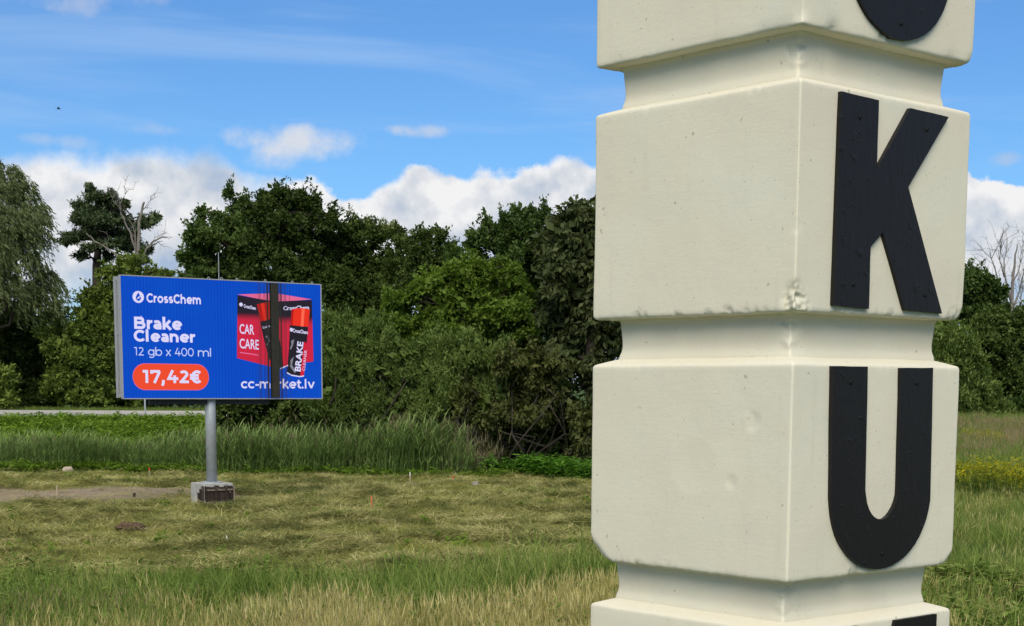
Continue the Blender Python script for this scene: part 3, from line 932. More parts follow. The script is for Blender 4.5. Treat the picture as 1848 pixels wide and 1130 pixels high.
# a plain geometric alphabet drawn with strokes
FX, FC, FA, FD = 0.53, 0.70, 0.74, -0.20
def arc(cx, cy, rx, ry, a0, a1, n=22):
    return [(cx + rx * math.cos(rad(a0 + (a1 - a0) * k / n)), cy + ry * math.sin(rad(a0 + (a1 - a0) * k / n))) for k in range(n + 1)]
def glyph(c, wd):
    h = wd / 2
    oy, ory, orx = FX / 2, FX / 2 - h + 0.008, 0.29 - h
    def arch(x0, x1):
        r_ = (x1 - x0) / 2
        return arc(x0 + r_, FX - h - 0.20, r_, 0.20, 180, 0, 14) + [(x1, 0)]
    if c == 'o': return [arc(0.29, oy, orx, ory, 0, 360, 36)], 0.62
    if c == 'c': return [arc(0.29, oy, orx, ory, 42, 318)], 0.55
    if c == 'e': return [arc(0.29, oy, orx, ory, -2, 318), [(h, oy - 0.005), (0.58 - h, oy - 0.005)]], 0.61
    if c == 'a': return [[(0.05, FX - 0.10)] + arc(0.235, FX - h - 0.17, 0.45 - h - 0.235, 0.17, 100, 0, 12) + [(0.45 - h, 0)], arc(0.235, 0.165, 0.235 - h, 0.165 - h + 0.005, 0, 360, 28)], 0.52
    if c == 'b': return [[(h, 0), (h, FA)], arc(0.32, oy, 0.29 - h, ory, 0, 360, 32)], 0.66
    if c == 'g': return [[(0.58 - h, FX)] + [(0.58 - h, 0.02)] + arc(0.30, 0.02, 0.28 - h, 0.22 - h, 0, -140, 14), arc(0.29, oy + 0.01, orx, ory - 0.02, 0, 360, 32)], 0.66
    if c == 'h': return [[(h, 0), (h, FA)], arch(h, 0.53 - h)], 0.61
    if c == 'n': return [[(h, 0), (h, FX)], arch(h, 0.53 - h)], 0.61
    if c == 'm': return [[(h, 0), (h, FX)], arch(h, 0.49 - h), arch(0.49 - h, 0.98 - 3 * h)], 1.06 - 2 * h
    if c == 'r': return [[(h, 0), (h, FX)], arc(h + 0.22, FX - h - 0.20, 0.22, 0.20, 180, 86, 10)], 0.37
    if c == 's':
        q = (FX - wd) / 4
        return [arc(0.225, h + 3 * q, 0.215 - h, q, 35, 270, 14)[:-1] + arc(0.225, h + q, 0.225 - h, q, 90, -145, 14)], 0.49
    if c == 'k': return [[(h, 0), (h, FA)], [(h, 0.16), (0.46 - h * 0.3, FX)], [(0.20, 0.27), (0.50 - h * 0.3, 0)]], 0.55
    if c == 'l': return [[(h, 0), (h, FA)]], wd + 0.13
    if c == 't': return [[(0.15, 0.66), (0.15, 0.17)] + arc(0.15 + 0.16, 0.17, 0.16, 0.17 - h, 180, 285, 10), [(0.0, FX - h), (0.35, FX - h)]], 0.40
    if c == 'x': return [[(0.04, 0), (0.46, FX)], [(0.04, FX), (0.46, 0)]], 0.53
    if c == 'v': return [[(0.04, FX), (0.27, h * 0.6)], [(0.50, FX), (0.27, h * 0.6)]], 0.55
    if c == '-': return [[(0.03, 0.26), (0.31, 0.26)]], 0.36
    if c == '.': return [[(wd * 0.55, 0), (wd * 0.55, wd * 1.1)]], wd + 0.12
    if c == ',': return [[(wd * 0.75, wd * 1.1), (wd * 0.75, 0.02), (wd * 0.35, -0.14)]], wd + 0.14
    if c == ' ': return [], 0.26
    if c == 'B': return [[(h, 0), (h, FC)], [(h, FC - h), (0.38, FC - h)] + arc(0.38, FC * 0.755 - h * 0.5, 0.19 - h, FC * 0.245 - h * 0.5, 90, -90, 12) + [(h, FC * 0.52)], [(h, FC * 0.52), (0.42, FC * 0.52)] + arc(0.42, FC * 0.26 + h * 0.5, 0.21 - h, FC * 0.26 - h * 0.5, 90, -90, 12) + [(h, h)]], 0.71
    if c == 'C': return [arc(0.37, FC / 2, 0.37 - h, FC / 2 - h + 0.01, 42, 318, 30)], 0.70
    if c == '1': return [[(0.24, 0), (0.24, FC)], [(0.02, FC - h), (0.24, FC - h)]], 0.38 + h
    if c == '2': return [arc(0.27, FC - 0.21, 0.26 - h, 0.21 - h, 150, -28, 14) + [(h + 0.05, h)], [(0.03, h), (0.56, h)]], 0.62
    if c == '4': return [[(0.36, FC), (0.05 + h, 0.17 + h), (0.66, 0.17 + h)], [(0.46, 0), (0.46, 0.42)]], 0.70
    if c == '0': return [arc(0.31, FC / 2, 0.31 - h, FC / 2 - h + 0.01, 0, 360, 36)], 0.68
    if c == '7': return [[(h * 0.7, FC - 0.20), (h * 0.7, FC - h), (0.52, FC - h)], [(0.50, FC - h), (0.19, 0)]], 0.58
    if c == '€': return [arc(0.41, FC / 2, 0.34 - h, FC / 2 - h + 0.01, 48, 312, 26), [(0.0, FC / 2 + 0.085), (0.50, FC / 2 + 0.085)], [(0.0, FC / 2 - 0.085), (0.50, FC / 2 - 0.085)]], 0.72
    raise ValueError(c)
def ribbon(pts, h):
    P = [np.array(p, float) for p in pts]
    closed = np.linalg.norm(P[0] - P[-1]) < 1e-6
    L_, R_ = [], []
    n = len(P)
    for k in range(n):
        d0 = P[k] - P[k - 1] if k else (P[k] - P[-2] if closed else P[1] - P[0])
        d1 = P[k + 1] - P[k] if k < n - 1 else (P[1] - P[0] if closed else P[k] - P[k - 1])
        d0 = d0 / max(1e-9, np.linalg.norm(d0)); d1 = d1 / max(1e-9, np.linalg.norm(d1))
        t_ = d0 + d1
        t_ = t_ / max(1e-6, np.linalg.norm(t_))
        nn_ = np.array([-t_[1], t_[0]])
        sc_ = min(2.0, 1 / max(0.3, abs(float(nn_ @ np.array([-d0[1], d0[0]])))))
        L_.append(P[k] + nn_ * h * sc_); R_.append(P[k] - nn_ * h * sc_)
    return L_, R_
def stext(name, body, u0, u1, v0, cap, mat, layer, wd):
    """stroke lettering from u0 to u1 on baseline v0 with the given cap height"""
    total, x = [], 0.0
    for c in body:
        st_, adv = glyph(c, wd)
        for s_ in st_:
            total.append([(x + p[0], p[1]) for p in s_])
        x += adv
    xs_ = [p[0] for s_ in total for p in s_]
    lo, hi = min(xs_) - wd / 2, max(xs_) + wd / 2
    kx, ky = (u1 - u0) / (hi - lo), cap / FC
    mb = MB()
    for i, s_ in enumerate(total):
        L_, R_ = ribbon(s_, wd / 2)
        y = Y0 - 0.004 - 0.004 * layer - 0.00025 * (i % 8)
        def m3(p):
            xx, zz = bl(u0 + (p[0] - lo) * kx, v0 + p[1] * ky)
            return (xx, y, zz)
        for k in range(len(L_) - 1):
            mb.poly([m3(R_[k]), m3(R_[k + 1]), m3(L_[k + 1]), m3(L_[k])])
    return mb.build(name, M[mat], scr, fix=False)
def disc(u, v, r, n=32):
    return [(u + r * math.cos(2 * math.pi * k / n), v + r * math.sin(2 * math.pi * k / n)) for k in range(n)]
gpoly('logo_disc', disc(0.446, 2.50, 0.147), 'led_white', 1)
gpoly('logo_drop', [(0.446, 2.615), (0.50, 2.52), (0.515, 2.47), (0.49, 2.42), (0.446, 2.40), (0.402, 2.42), (0.377, 2.47), (0.392, 2.52)], 'led_blue', 2)
gpoly('logo_flash', [(0.40, 2.44), (0.47, 2.47), (0.50, 2.53), (0.44, 2.50)], 'led_white', 3)
stext('brand_text', 'CrossChem', 0.658, 2.096, 2.375, 0.225, 'led_white', 1, 0.145)
stext('headline', 'Brake', 0.322, 1.58, 1.715, 0.300, 'led_white', 1, 0.160)
stext('headline', 'Cleaner', 0.304, 1.955, 1.405, 0.285, 'led_white', 1, 0.160)
for body, ua, ub in (('12', 0.295, 0.56), ('gb', 0.66, 1.03), ('x', 1.125, 1.27), ('400', 1.37, 1.875), ('ml', 1.985, 2.343)):
    stext('pack_size', body, ua, ub, 1.06, 0.205, 'led_white2', 1, 0.088)
pv, pr = 0.533, 0.318
pill = [(2.26 - pr + pr * math.cos(t), pv + pr * math.sin(t)) for t in np.linspace(-math.pi / 2, math.pi / 2, 20)] + \
       [(0.257 + pr + pr * math.cos(t), pv + pr * math.sin(t)) for t in np.linspace(math.pi / 2, 3 * math.pi / 2, 20)]
gpoly('price_pill_rim', [(1.2585 + (u - 1.2585) * 1.012, pv + (v - pv) * 1.045) for u, v in pill], 'led_pink', 1)
gpoly('price_pill', pill, 'led_orange', 2)
stext('price', '17,42€', 0.47, 2.068, 0.378, 0.325, 'led_white', 3, 0.150)
stext('web_address', 'cc-market.lv', 3.158, 5.297, 0.255, 0.240, 'led_white', 1, 0.130)
# product box
gpoly('box_lid', [(3.103, 2.665), (4.147, 2.50), (5.237, 2.616), (4.187, 2.735)], 'led_pink', 1)
gpoly('box_side', [(3.103, 2.645), (4.147, 2.52), (4.125, 0.80), (3.059, 1.033)], led_grad('box_side_print', zb + 2.22 * BLh / 3, zb + 1.98 * BLh / 3), 2)
gpoly('box_front', [(4.147, 2.52), (5.237, 2.600), (5.262, 0.978), (4.125, 0.80)], led_grad('box_front_print', zb + 2.18 * BLh / 3, zb + 1.9 * BLh / 3), 2)
gtext('box_brand', 'CrossChem', 3.27, 3.61, 2.335, 2.425, 'led_white', 3, 0.03, shear=-0.16)
gpoly('box_logo', disc(3.195, 2.41, 0.05, 16), 'led_white', 3)
gtext('box_brand', 'CrossChem', 4.40, 5.15, 2.30, 2.41, 'led_white', 3, 0.03, shear=0.06)
gtext('box_title', 'CAR', 3.143, 3.552, 1.66, 1.915, 'led_white', 3, 0.012, shear=-0.04)
gtext('box_title', 'CARE', 3.137, 3.677, 1.285, 1.543, 'led_white', 3, 0.012, shear=-0.05)
gpoly('box_small_print', [(3.14, 1.165), (3.66, 1.105), (3.66, 1.135), (3.14, 1.195)], 'led_pink', 3)
# spray cans
def can(cap, body, capm, lights):
    gpoly('can_cap', cap, capm, 4)
    gpoly('can_body', body, 'led_dark', 4)
can([(3.638, 2.43), (4.033, 2.516), (4.084, 2.075), (3.744, 1.985)], [(3.725, 1.99), (4.084, 2.078), (4.507, 0.847), (4.277, 0.758), (3.965, 1.02), (3.80, 1.62)], 'led_capshade', 0)
gpoly('cap_light', [(3.76, 2.457), (3.84, 2.474), (3.90, 2.026), (3.83, 2.008)], 'led_capred', 5)
gpoly('can_stripe', [(4.30, 1.45), (4.36, 1.45), (4.507, 0.847), (4.38, 0.80)], 'led_red', 5)
gpoly('can_foot', [(4.277, 0.758), (4.507, 0.847), (4.503, 0.875), (4.27, 0.79)], 'led_white', 6)
gpoly('can_emblem', [(3.86, 1.60), (3.95, 1.66), (3.98, 1.50), (3.93, 1.36), (3.90, 1.38), (3.93, 1.52), (3.90, 1.58)], 'led_grey', 5)
gtext('can_brand', 'CrossChem', 3.80, 4.05, 1.80, 1.86, 'led_white', 5, 0.02, rot=0.28)
can([(4.638, 2.335), (4.80, 2.37), (5.02, 2.375), (5.169, 2.345), (5.114, 1.885), (4.595, 1.917)],
    [(4.576, 1.925), (5.114, 1.892), (4.967, 0.574), (4.85, 0.555), (4.60, 0.59), (4.467, 0.656), (4.54, 1.30)], 'led_capred', 1)
gpoly('cap_light', [(4.93, 2.375), (5.02, 2.375), (4.975, 1.89), (4.89, 1.896)], 'led_caplight', 5)
gpoly('cap_shade', [(4.638, 2.335), (4.70, 2.35), (4.655, 1.912), (4.595, 1.917)], 'led_capshade', 5)
gpoly('can_stripe', [(4.985, 1.50), (5.065, 1.45), (4.967, 0.574), (4.85, 0.555)], 'led_red', 5)
gpoly('can_foot', [(4.467, 0.656), (4.60, 0.59), (4.85, 0.555), (4.967, 0.574), (4.969, 0.605), (4.85, 0.585), (4.60, 0.622), (4.467, 0.69)], 'led_white', 6)
gpoly('can_swirl', [(4.58, 1.00), (4.68, 1.10), (4.62, 0.88), (4.74, 0.70), (4.70, 0.66), (4.56, 0.84)], 'led_grey', 5)
gpoly('can_swirl', [(4.60, 1.50), (4.70, 1.56), (4.66, 1.40), (4.60, 1.28), (4.56, 1.30), (4.62, 1.42)], 'led_grey', 5)
gtext('can_brand', 'CrossChem', 4.66, 5.10, 1.735, 1.835, 'led_white', 5, 0.03, shear=-0.10)
gpoly('can_logo', disc(4.615, 1.80, 0.05, 14), 'led_white', 5)
gtext('can_title', 'BRAKE', 4.87, 5.66, 0.70, 0.88, 'led_white', 6, 0.03, rot=rad(83))
gtext('can_title', 'CLEANER', 5.00, 5.55, 0.72, 0.80, 'led_white', 6, 0.0, rot=rad(83))
# band of dead LED columns
mb = MB()
def col_strip(u0, u1):
    (xa, za), (xb, zb2) = bl(u0, 0.005), bl(u1, 2.995)
    y = Y0 - 0.036
    mb.poly([(xa, y, za), (xb, y, za), (xb, y, zb2), (xa, y, zb2)])
col_strip(4.035, 4.258)
rs = random.Random(4)
for k in range(44):
    dd_ = rs.uniform(0, 1) ** 1.9
    side = rs.random() < 0.6
    u = 4.04 - 0.02 - dd_ * 0.42 if side else 4.255 + 0.02 + dd_ * 0.34
    col_strip(u, u + rs.uniform(0.005, 0.016) * (1.2 - dd_))
mb.build('dead_pixel_columns', M['led_dead'], scr, fix=False)

# ------------------------------------------------------------------ small things on the field
def stake(px, py, hpx, mat_lo, mat_hi, label, lean=0.0, r=0.016):
    g = ground(px, py)
    h = hpx * g[1] / F_PX
    root = empty('survey_stake', g)
    up = Vector((math.sin(lean), 0.0, math.cos(lean)))
    MB().box(tuple(up * (h * 0.33 - 0.05)), (r, r, h * 0.33 + 0.05), Matrix.Rotation(lean, 3, 'Y')).build('shaft', M[mat_lo], root)
    MB().box(tuple(up * (h * 0.825)), (r + 0.002, r + 0.002, h * 0.165), Matrix.Rotation(lean, 3, 'Y')).build('painted_top', M[mat_hi], root)
    tag(root, label, 'stake', 'survey stakes in the mown field')
M['stake_wood'] = plain('stake_wood', (0.42, 0.34, 0.22), 0.8, 0.2, var=0.15)
M['stake_white'] = plain('stake_white', (0.60, 0.56, 0.48), 0.7, 0.2)
M['stake_red'] = plain('stake_red_paint', (0.62, 0.05, 0.025), 0.6, 0.3)
M['stake_orange'] = plain('stake_orange_paint', (0.55, 0.16, 0.05), 0.6, 0.3)
stake(270, 861, 17, 'stake_white', 'stake_red', 'white stake with a bright red top left of the billboard footing')
stake(103, 896, 20, 'stake_wood', 'stake_wood', 'pale wooden stake standing on the bare earth patch', 0.02, 0.013)
stake(671, 922, 27, 'stake_orange', 'stake_orange', 'orange painted stake, the nearest one in the mown field', -0.02)
stake(740, 873, 21, 'stake_wood', 'stake_white', 'pale stake in a small earth mound before the reeds')
stake(818, 872, 13, 'stake_wood', 'stake_red', 'short red topped stake at the right end of the reeds')
stake(242, 897, 7, 'board_dark', 'board_dark', 'tiny dark peg on the bare earth near the footing', 0.1, 0.03)
g = ground(412, 979)
st_o = MB().tube([(0, 0, -0.02), (-0.02, 0, 0.07), (-0.035, 0, 0.13)], [0.018, 0.016, 0.010], 6).build('white_stick', plain('white_stick', (0.7, 0.68, 0.62), 0.6))
st_o.location = g
tag(st_o, 'little white stick leaning in the mown grass below the billboard', 'stick')

def boulder(name, px, py, wpx, hpx, mat, label, cat, seed=0, flat=0.9, rough=0.16, sub=4):
    g = ground(px, py)
    sc = g[1] / F_PX
    bm = bmesh.new()
    bmesh.ops.create_icosphere(bm, subdivisions=sub, radius=1.0)
    for v in bm.verts:
        q = v.co * 1.3 + Vector((seed, seed, 0))
        v.co *= 1 + rough * noise.noise(q) + rough * 0.5 * noise.noise(q * 3) + rough * 0.3 * noise.noise(q * 8)
        v.co.x *= wpx * sc / 2; v.co.y *= wpx * sc / 2 * 0.9; v.co.z = v.co.z * hpx * sc * 0.62 + hpx * sc * 0.40
    me = bpy.data.meshes.new(name); bm.to_mesh(me); bm.free()
    me.polygons.foreach_set('use_smooth', np.ones(len(me.polygons), bool))
    o = link(name, me, mat); o.location = g
    tag(o, label, cat)
boulder('boulder', 123, 854, 20, 12, plain('pink_granite', (0.42, 0.34, 0.27), 0.85, 0.2, var=0.2, scale=12, bmp=0.4), 'rounded pinkish boulder lying before the reeds at left', 'boulder', 3)
boulder('earth_mound', 236, 957, 54, 13, plain('anthill_earth', (0.115, 0.075, 0.05), 0.95, 0.05, var=0.45, scale=24, bmp=1.0), 'low reddish brown earth mound in the mown grass', 'earth mound', 5, rough=0.42, sub=5)
boulder('earth_mound', 742, 880, 26, 8, plain('mound_earth', (0.17, 0.12, 0.08), 0.95, 0.05, var=0.4, scale=24, bmp=1.0), 'small earth mound at the foot of the pale stake', 'earth mound', 8, rough=0.28)
boulder('field_stone', 858, 878, 14, 9, plain('grey_stone', (0.22, 0.20, 0.16), 0.9, 0.2, var=0.25, scale=12, bmp=0.4), 'grey stone by the nettles at the thicket edge', 'stone', 12)
boulder('field_stone', 594, 866, 20, 6, plain('grey_stone_pale', (0.26, 0.24, 0.20), 0.9, 0.2, var=0.25, scale=12, bmp=0.4), 'flat pale stone in front of the reeds right of the billboard', 'stone', 15)

# roadside marker beyond the field
g = at(262, 742, 87.2); gzr = hz(g[0], g[1])
rp = empty('roadside_post', (g[0], g[1], gzr))
hgt = at(262, 716, 87.2)[2] - gzr
MB().tube([(0, 0, -0.2), (0, 0, hgt + 0.6)], 0.05, 8).build('post', M['galv'], rp)
MB().box((0, -0.06, hgt + 0.75), (0.26, 0.012, 0.2)).build('sign_plate', M['galv'], rp, bevel=0.006)
tag(rp, 'thin grey post at the roadside under the billboard', 'post')

# bird high above
def bird():
    Yb = 60.0
    c = at(106, 197, Yb)
    root = empty('flying_bird', c, rad(15))
    M['bird'] = plain('dark_feathers', (0.02, 0.022, 0.03), 0.8, 0.1)
    mb = MB(); mb.tube([(-0.10, 0, 0.0), (-0.07, 0, 0.012), (0, 0, 0.02), (0.06, 0, 0.016), (0.085, 0, 0.012), (0.11, 0, 0.006)], [0.006, 0.02, 0.03, 0.024, 0.016, 0.003], 8)
    mb.build('body', M['bird'], root, smooth=True)
    for s_ in (-1, 1):
        mb = MB(); mb.prism([(-0.035, 0.0), (0.045, 0.0), (0.03, 0.08), (-0.03, 0.15), (-0.06, 0.16), (-0.05, 0.08)], -0.003, 0.003)
        o = mb.build('wing', M['bird'], root)
        o.rotation_euler = (rad(-90 + 28) if s_ > 0 else rad(90 - 28), 0, 0)
        if s_ < 0: o.rotation_euler = (rad(62), 0, 0)
        o.location = (0, 0.02 * s_ * -1, 0.022)
    MB().prism([(-0.09, -0.012), (-0.16, -0.025), (-0.15, 0.0), (-0.16, 0.025), (-0.09, 0.012)], -0.002, 0.002).build('tail', M['bird'], root).rotation_euler = (rad(90), 0, 0)
    root.scale = (0.75, 0.75, 0.75)
    tag(root, 'small dark bird flying in the blue sky at left', 'bird')
bird()

# ------------------------------------------------------------------ trees behind the field
GT = 'trees of the wood edge behind the field'
tree('broad_tree', 'dark tree with a pointed top rising behind the left part of the billboard', 66, 415,
     [(424, 372, 24, 32), (405, 410, 34, 34), (372, 425, 38, 34), (440, 420, 34, 40), (352, 455, 36, 34), (400, 465, 50, 42), (450, 475, 44, 50),
      (360, 505, 42, 40), (420, 530, 60, 50), (363, 385, 8, 13)], 'leaf_mid', L=0.15, seed=1, group=GT, trunk_r=0.24)
tree('oak_tree', 'tall dark oak towering above the middle of the billboard', 63, 510,
     [(498, 352, 30, 26), (472, 378, 34, 34), (528, 368, 34, 32), (560, 382, 30, 28), (592, 398, 26, 26), (500, 412, 46, 40), (552, 420, 48, 40), (608, 430, 38, 36),
      (470, 445, 38, 40), (525, 470, 50, 44), (590, 480, 50, 46), (480, 510, 44, 46), (550, 530, 56, 46), (620, 530, 44, 50)], 'leaf_oak', L=0.15, seed=2, group=GT, trunk_r=0.32)
tree('broad_tree', 'dense dark tree just right of the tall oak', 65, 660,
     [(640, 432, 30, 32), (668, 445, 36, 34), (630, 475, 38, 40), (684, 480, 44, 40), (650, 520, 50, 44), (640, 570, 60, 50), (700, 530, 46, 44)], 'leaf_oak', seed=3, group=GT, trunk_r=0.24)
tree('ash_tree', 'tree with pale yellowish tips between the oak and the spiky tree', 67, 700,
     [(664, 410, 13, 18), (682, 416, 15, 18), (706, 418, 14, 15)], 'leaf_pale', L=0.15, Wd=0.06, seed=4, group=GT, trunk_r=0.12, yspread=0.3)
tree('broad_tree', 'dark spiky topped tree in the dip of the skyline', 64, 765,
     [(726, 430, 28, 26), (752, 438, 22, 28), (770, 430, 13, 20), (793, 432, 10, 24), (812, 456, 14, 20), (745, 470, 40, 38), (790, 476, 38, 36), (730, 520, 46, 44), (790, 525, 50, 40), (820, 500, 26, 34)],
     'leaf_oak', seed=5, group=GT, trunk_r=0.22)
tree('broad_tree', 'loose crowned tree left of the large leaved chestnut', 61, 890,
     [(848, 440, 20, 20), (868, 425, 20, 20), (890, 412, 24, 22), (922, 398, 26, 20), (948, 388, 24, 20), (972, 392, 22, 22), (900, 445, 44, 34), (950, 430, 40, 38), (850, 475, 34, 34),
      (905, 490, 44, 40), (960, 480, 46, 46)], 'leaf_mid', seed=6, group=GT, trunk_r=0.22)
tree('chestnut_tree', 'big dark chestnut with drooping large leaves behind the pillar', 55, 1085,
     [(1062, 384, 40, 28), (1020, 408, 40, 34), (990, 440, 34, 40), (1050, 440, 56, 46), (1110, 420, 60, 50), (1005, 500, 46, 48), (1065, 520, 60, 56), (1010, 570, 44, 44), (1070, 610, 58, 56),
      (1020, 640, 40, 44), (1085, 690, 54, 52), (1150, 560, 70, 90), (1190, 470, 70, 70)], 'leaf_chestnut', L=0.24, Wd=0.115, style='droop', seed=7, group=GT, trunk_r=0.3, dens=1.15)
tree('broad_tree', 'bright light green young tree in the middle of the thicket', 58.5, 850,
     [(738, 535, 26, 26), (718, 562, 28, 28), (770, 528, 34, 30), (800, 505, 32, 26), (838, 495, 32, 26), (872, 500, 30, 26), (905, 498, 30, 28), (930, 525, 30, 32), (790, 556, 48, 34),
      (850, 545, 50, 38), (905, 560, 48, 36), (940, 580, 34, 34), (740, 590, 44, 32), (820, 596, 60, 34), (890, 606, 60, 34)], 'leaf_light', L=0.16, Wd=0.085, seed=8, group=GT, trunk_r=0.16)
tree('oak_tree', 'dark oak filling the wood behind the light green tree', 66, 930,
     [(960, 520, 60, 60), (1000, 480, 50, 60), (880, 530, 60, 50), (960, 600, 70, 60), (1060, 560, 80, 80), (820, 540, 50, 50), (1140, 520, 80, 110)], 'leaf_oak', L=0.20, Wd=0.12, seed=9, group=GT, trunk_r=0.3)
tree('broad_tree', 'dark low tree standing deep in the wood behind the willow shrubs', 70, 720,
     [(560, 640, 70, 80), (650, 640, 80, 80), (740, 650, 80, 80), (830, 650, 80, 80), (920, 660, 80, 80), (600, 740, 80, 50), (700, 745, 80, 50), (800, 745, 80, 50), (890, 740, 80, 50), (480, 660, 80, 90), (400, 680, 60, 70)],
     'leaf_oak', L=0.30, Wd=0.19, seed=10, group=GT, trunk_r=0.3, dens=0.9)
GS = 'willow shrubs of the thicket behind the reeds'
def shrub(label, Y, bpx, lobes, leaf='leaf_willow', seed=0, L=0.17, Wd=0.04, style='willow', dens=0.85, multi=9, group=GS, name='willow_shrub', cat='shrub', r=0.05):
    return tree(name, label, Y, bpx, lobes, leaf, L, Wd, style, dens, 'twig', seed, group, r, cat, multi=multi, yspread=0.5)
shrub('grey green willow shrub directly right of the billboard edge', 56.5, 625, [(612, 590, 36, 34), (650, 610, 38, 36), (600, 640, 36, 40), (640, 665, 46, 40), (610, 715, 44, 40), (665, 725, 40, 44)], seed=21)
shrub('grey green willow shrub below the left end of the light green tree', 56, 700, [(690, 615, 34, 32), (725, 640, 38, 36), (685, 665, 40, 40), (735, 690, 44, 40), (700, 735, 50, 38), (668, 590, 22, 28)], seed=22)
shrub('grey green willow shrub below the middle of the light green tree', 56, 785, [(770, 630, 38, 34), (810, 640, 40, 34), (775, 680, 44, 38), (820, 690, 42, 40), (780, 730, 46, 34), (835, 730, 36, 34)], seed=23)
shrub('olive willow shrub between the light green tree and the chestnut', 55.5, 865, [(855, 630, 36, 34), (890, 640, 34, 34), (860, 680, 40, 38), (905, 690, 38, 38), (870, 730, 40, 34)], 'leaf_olive' if False else 'leaf_willow', seed=24)
GD = 'dark bushes at the foot of the wood edge'
def bush(label, Y, bpx, lobes, leaf='leaf_oak', seed=0, L=0.16, Wd=0.09, dens=0.9, multi=8, style='broad', group=GD, r=0.05):
    return tree('bush', label, Y, bpx, lobes, leaf, L, Wd, style, dens, 'twig', seed, group, r, 'bush', multi=multi, yspread=0.5)
bush('dark bush seen under the billboard right of its pole', 60, 440, [(420, 735, 40, 36), (460, 725, 44, 40), (430, 770, 40, 24), (400, 700, 40, 40)], seed=31)
bush('dark bush under the right end of the billboard', 60, 530, [(505, 725, 44, 40), (550, 735, 44, 36), (510, 765, 44, 26), (560, 690, 44, 44), (480, 690, 50, 40)], seed=32)
bush('dark bush behind the reeds right of the billboard', 57.5, 620, [(590, 755, 40, 30), (630, 765, 40, 28), (670, 770, 40, 24), (610, 735, 30, 28)], seed=33)
bush('dark bush behind the pale plumed reeds', 57.5, 760, [(720, 765, 40, 26), (760, 768, 40, 26), (800, 765, 40, 30), (740, 740, 30, 30), (785, 740, 30, 26)], seed=34)
bush('dark brownish bush left of the dim thicket opening', 55.5, 860, [(840, 770, 34, 40), (875, 775, 34, 40), (860, 730, 40, 34), (890, 745, 32, 34)], 'leaf_brown', seed=35)
bush('brown tinged bush overhanging the thicket opening', 55, 930, [(925, 650, 38, 34), (960, 660, 38, 36), (935, 700, 40, 34), (975, 705, 36, 34), (915, 735, 30, 26), (990, 655, 34, 34), (960, 745, 34, 22)], 'leaf_brown', L=0.2, Wd=0.10, seed=36, style='droop')
bush('deep shaded bush at the back of the thicket opening', 60, 950, [(900, 800, 60, 50), (960, 790, 70, 60), (1030, 780, 70, 60), (1000, 720, 60, 50), (1090, 780, 60, 70), (930, 740, 60, 50), (860, 800, 60, 45)], 'leaf_oak', seed=37, L=0.22, Wd=0.13)
bush('yellowish leafed bush at the pillar edge of the thicket', 53.5, 1055, [(1048, 770, 18, 24), (1060, 800, 20, 24), (1036, 740, 14, 16), (1068, 760, 18, 24), (1045, 825, 24, 22)], 'leaf_brown', L=0.15, Wd=0.075, dens=0.7, seed=38, style='droop')

# bare stems in the dim opening of the thicket
def bare_stems(name, label, Y, px0, px1, n, seed, h0=1.0, h1=2.8, mat='twig', group=None, r=0.022):
    rng = np.random.default_rng(seed)
    xm_ = at(0.5 * (px0 + px1), 700, Y)[0]
    base = np.array([xm_, Y, hz(xm_, Y)])
    root = empty(name, base)
    for i in range(n):
        px = rng.uniform(px0, px1)
        x = at(px, 700, Y)[0] - base[0]; y = rng.uniform(-0.6, 0.6)
        h = rng.uniform(h0, h1)
        mb = MB()
        lean = rng.normal() * 0.13; curve = rng.normal() * 0.22
        pts = [(x + lean * h * t + curve * h * t * t, y + rng.normal() * 0.03, h * t - 0.05 - 0.22 * abs(curve) * h * t * t) for t in np.linspace(0, 1, 8)]
        mb.tube(pts, list(np.linspace(r * rng.uniform(.5, 1.2), 0.005, 8)), 5)
        for _ in range(4):
            k = rng.integers(2, 7); p = np.array(pts[k])
            e = p + np.array([rng.normal() * 0.2, rng.normal() * 0.2, rng.uniform(0.2, 0.6)]) * h * 0.4
            limb(mb, p, e, r * 0.35, 0.003, rng, 4, 0.1, 4)
        mb.build('stem', M[mat], root, smooth=True, fix=False)
    tag(root, label, 'dead stems', group)
bare_stems('bare_shrub', 'bare grey stems in the dark opening of the thicket', 54.8, 905, 985, 5, 3, r=0.010)
bare_stems('bare_shrub', 'bare crooked stems beside the pillar at the thicket edge', 54.2, 1005, 1062, 4, 4, 1.5, 3.2, r=0.011)
bare_stems('bare_shrub', 'tangle of grey dead twigs low in the willow shrubs', 54.6, 820, 860, 12, 5, 1.2, 2.6, 'bark_grey', r=0.009)

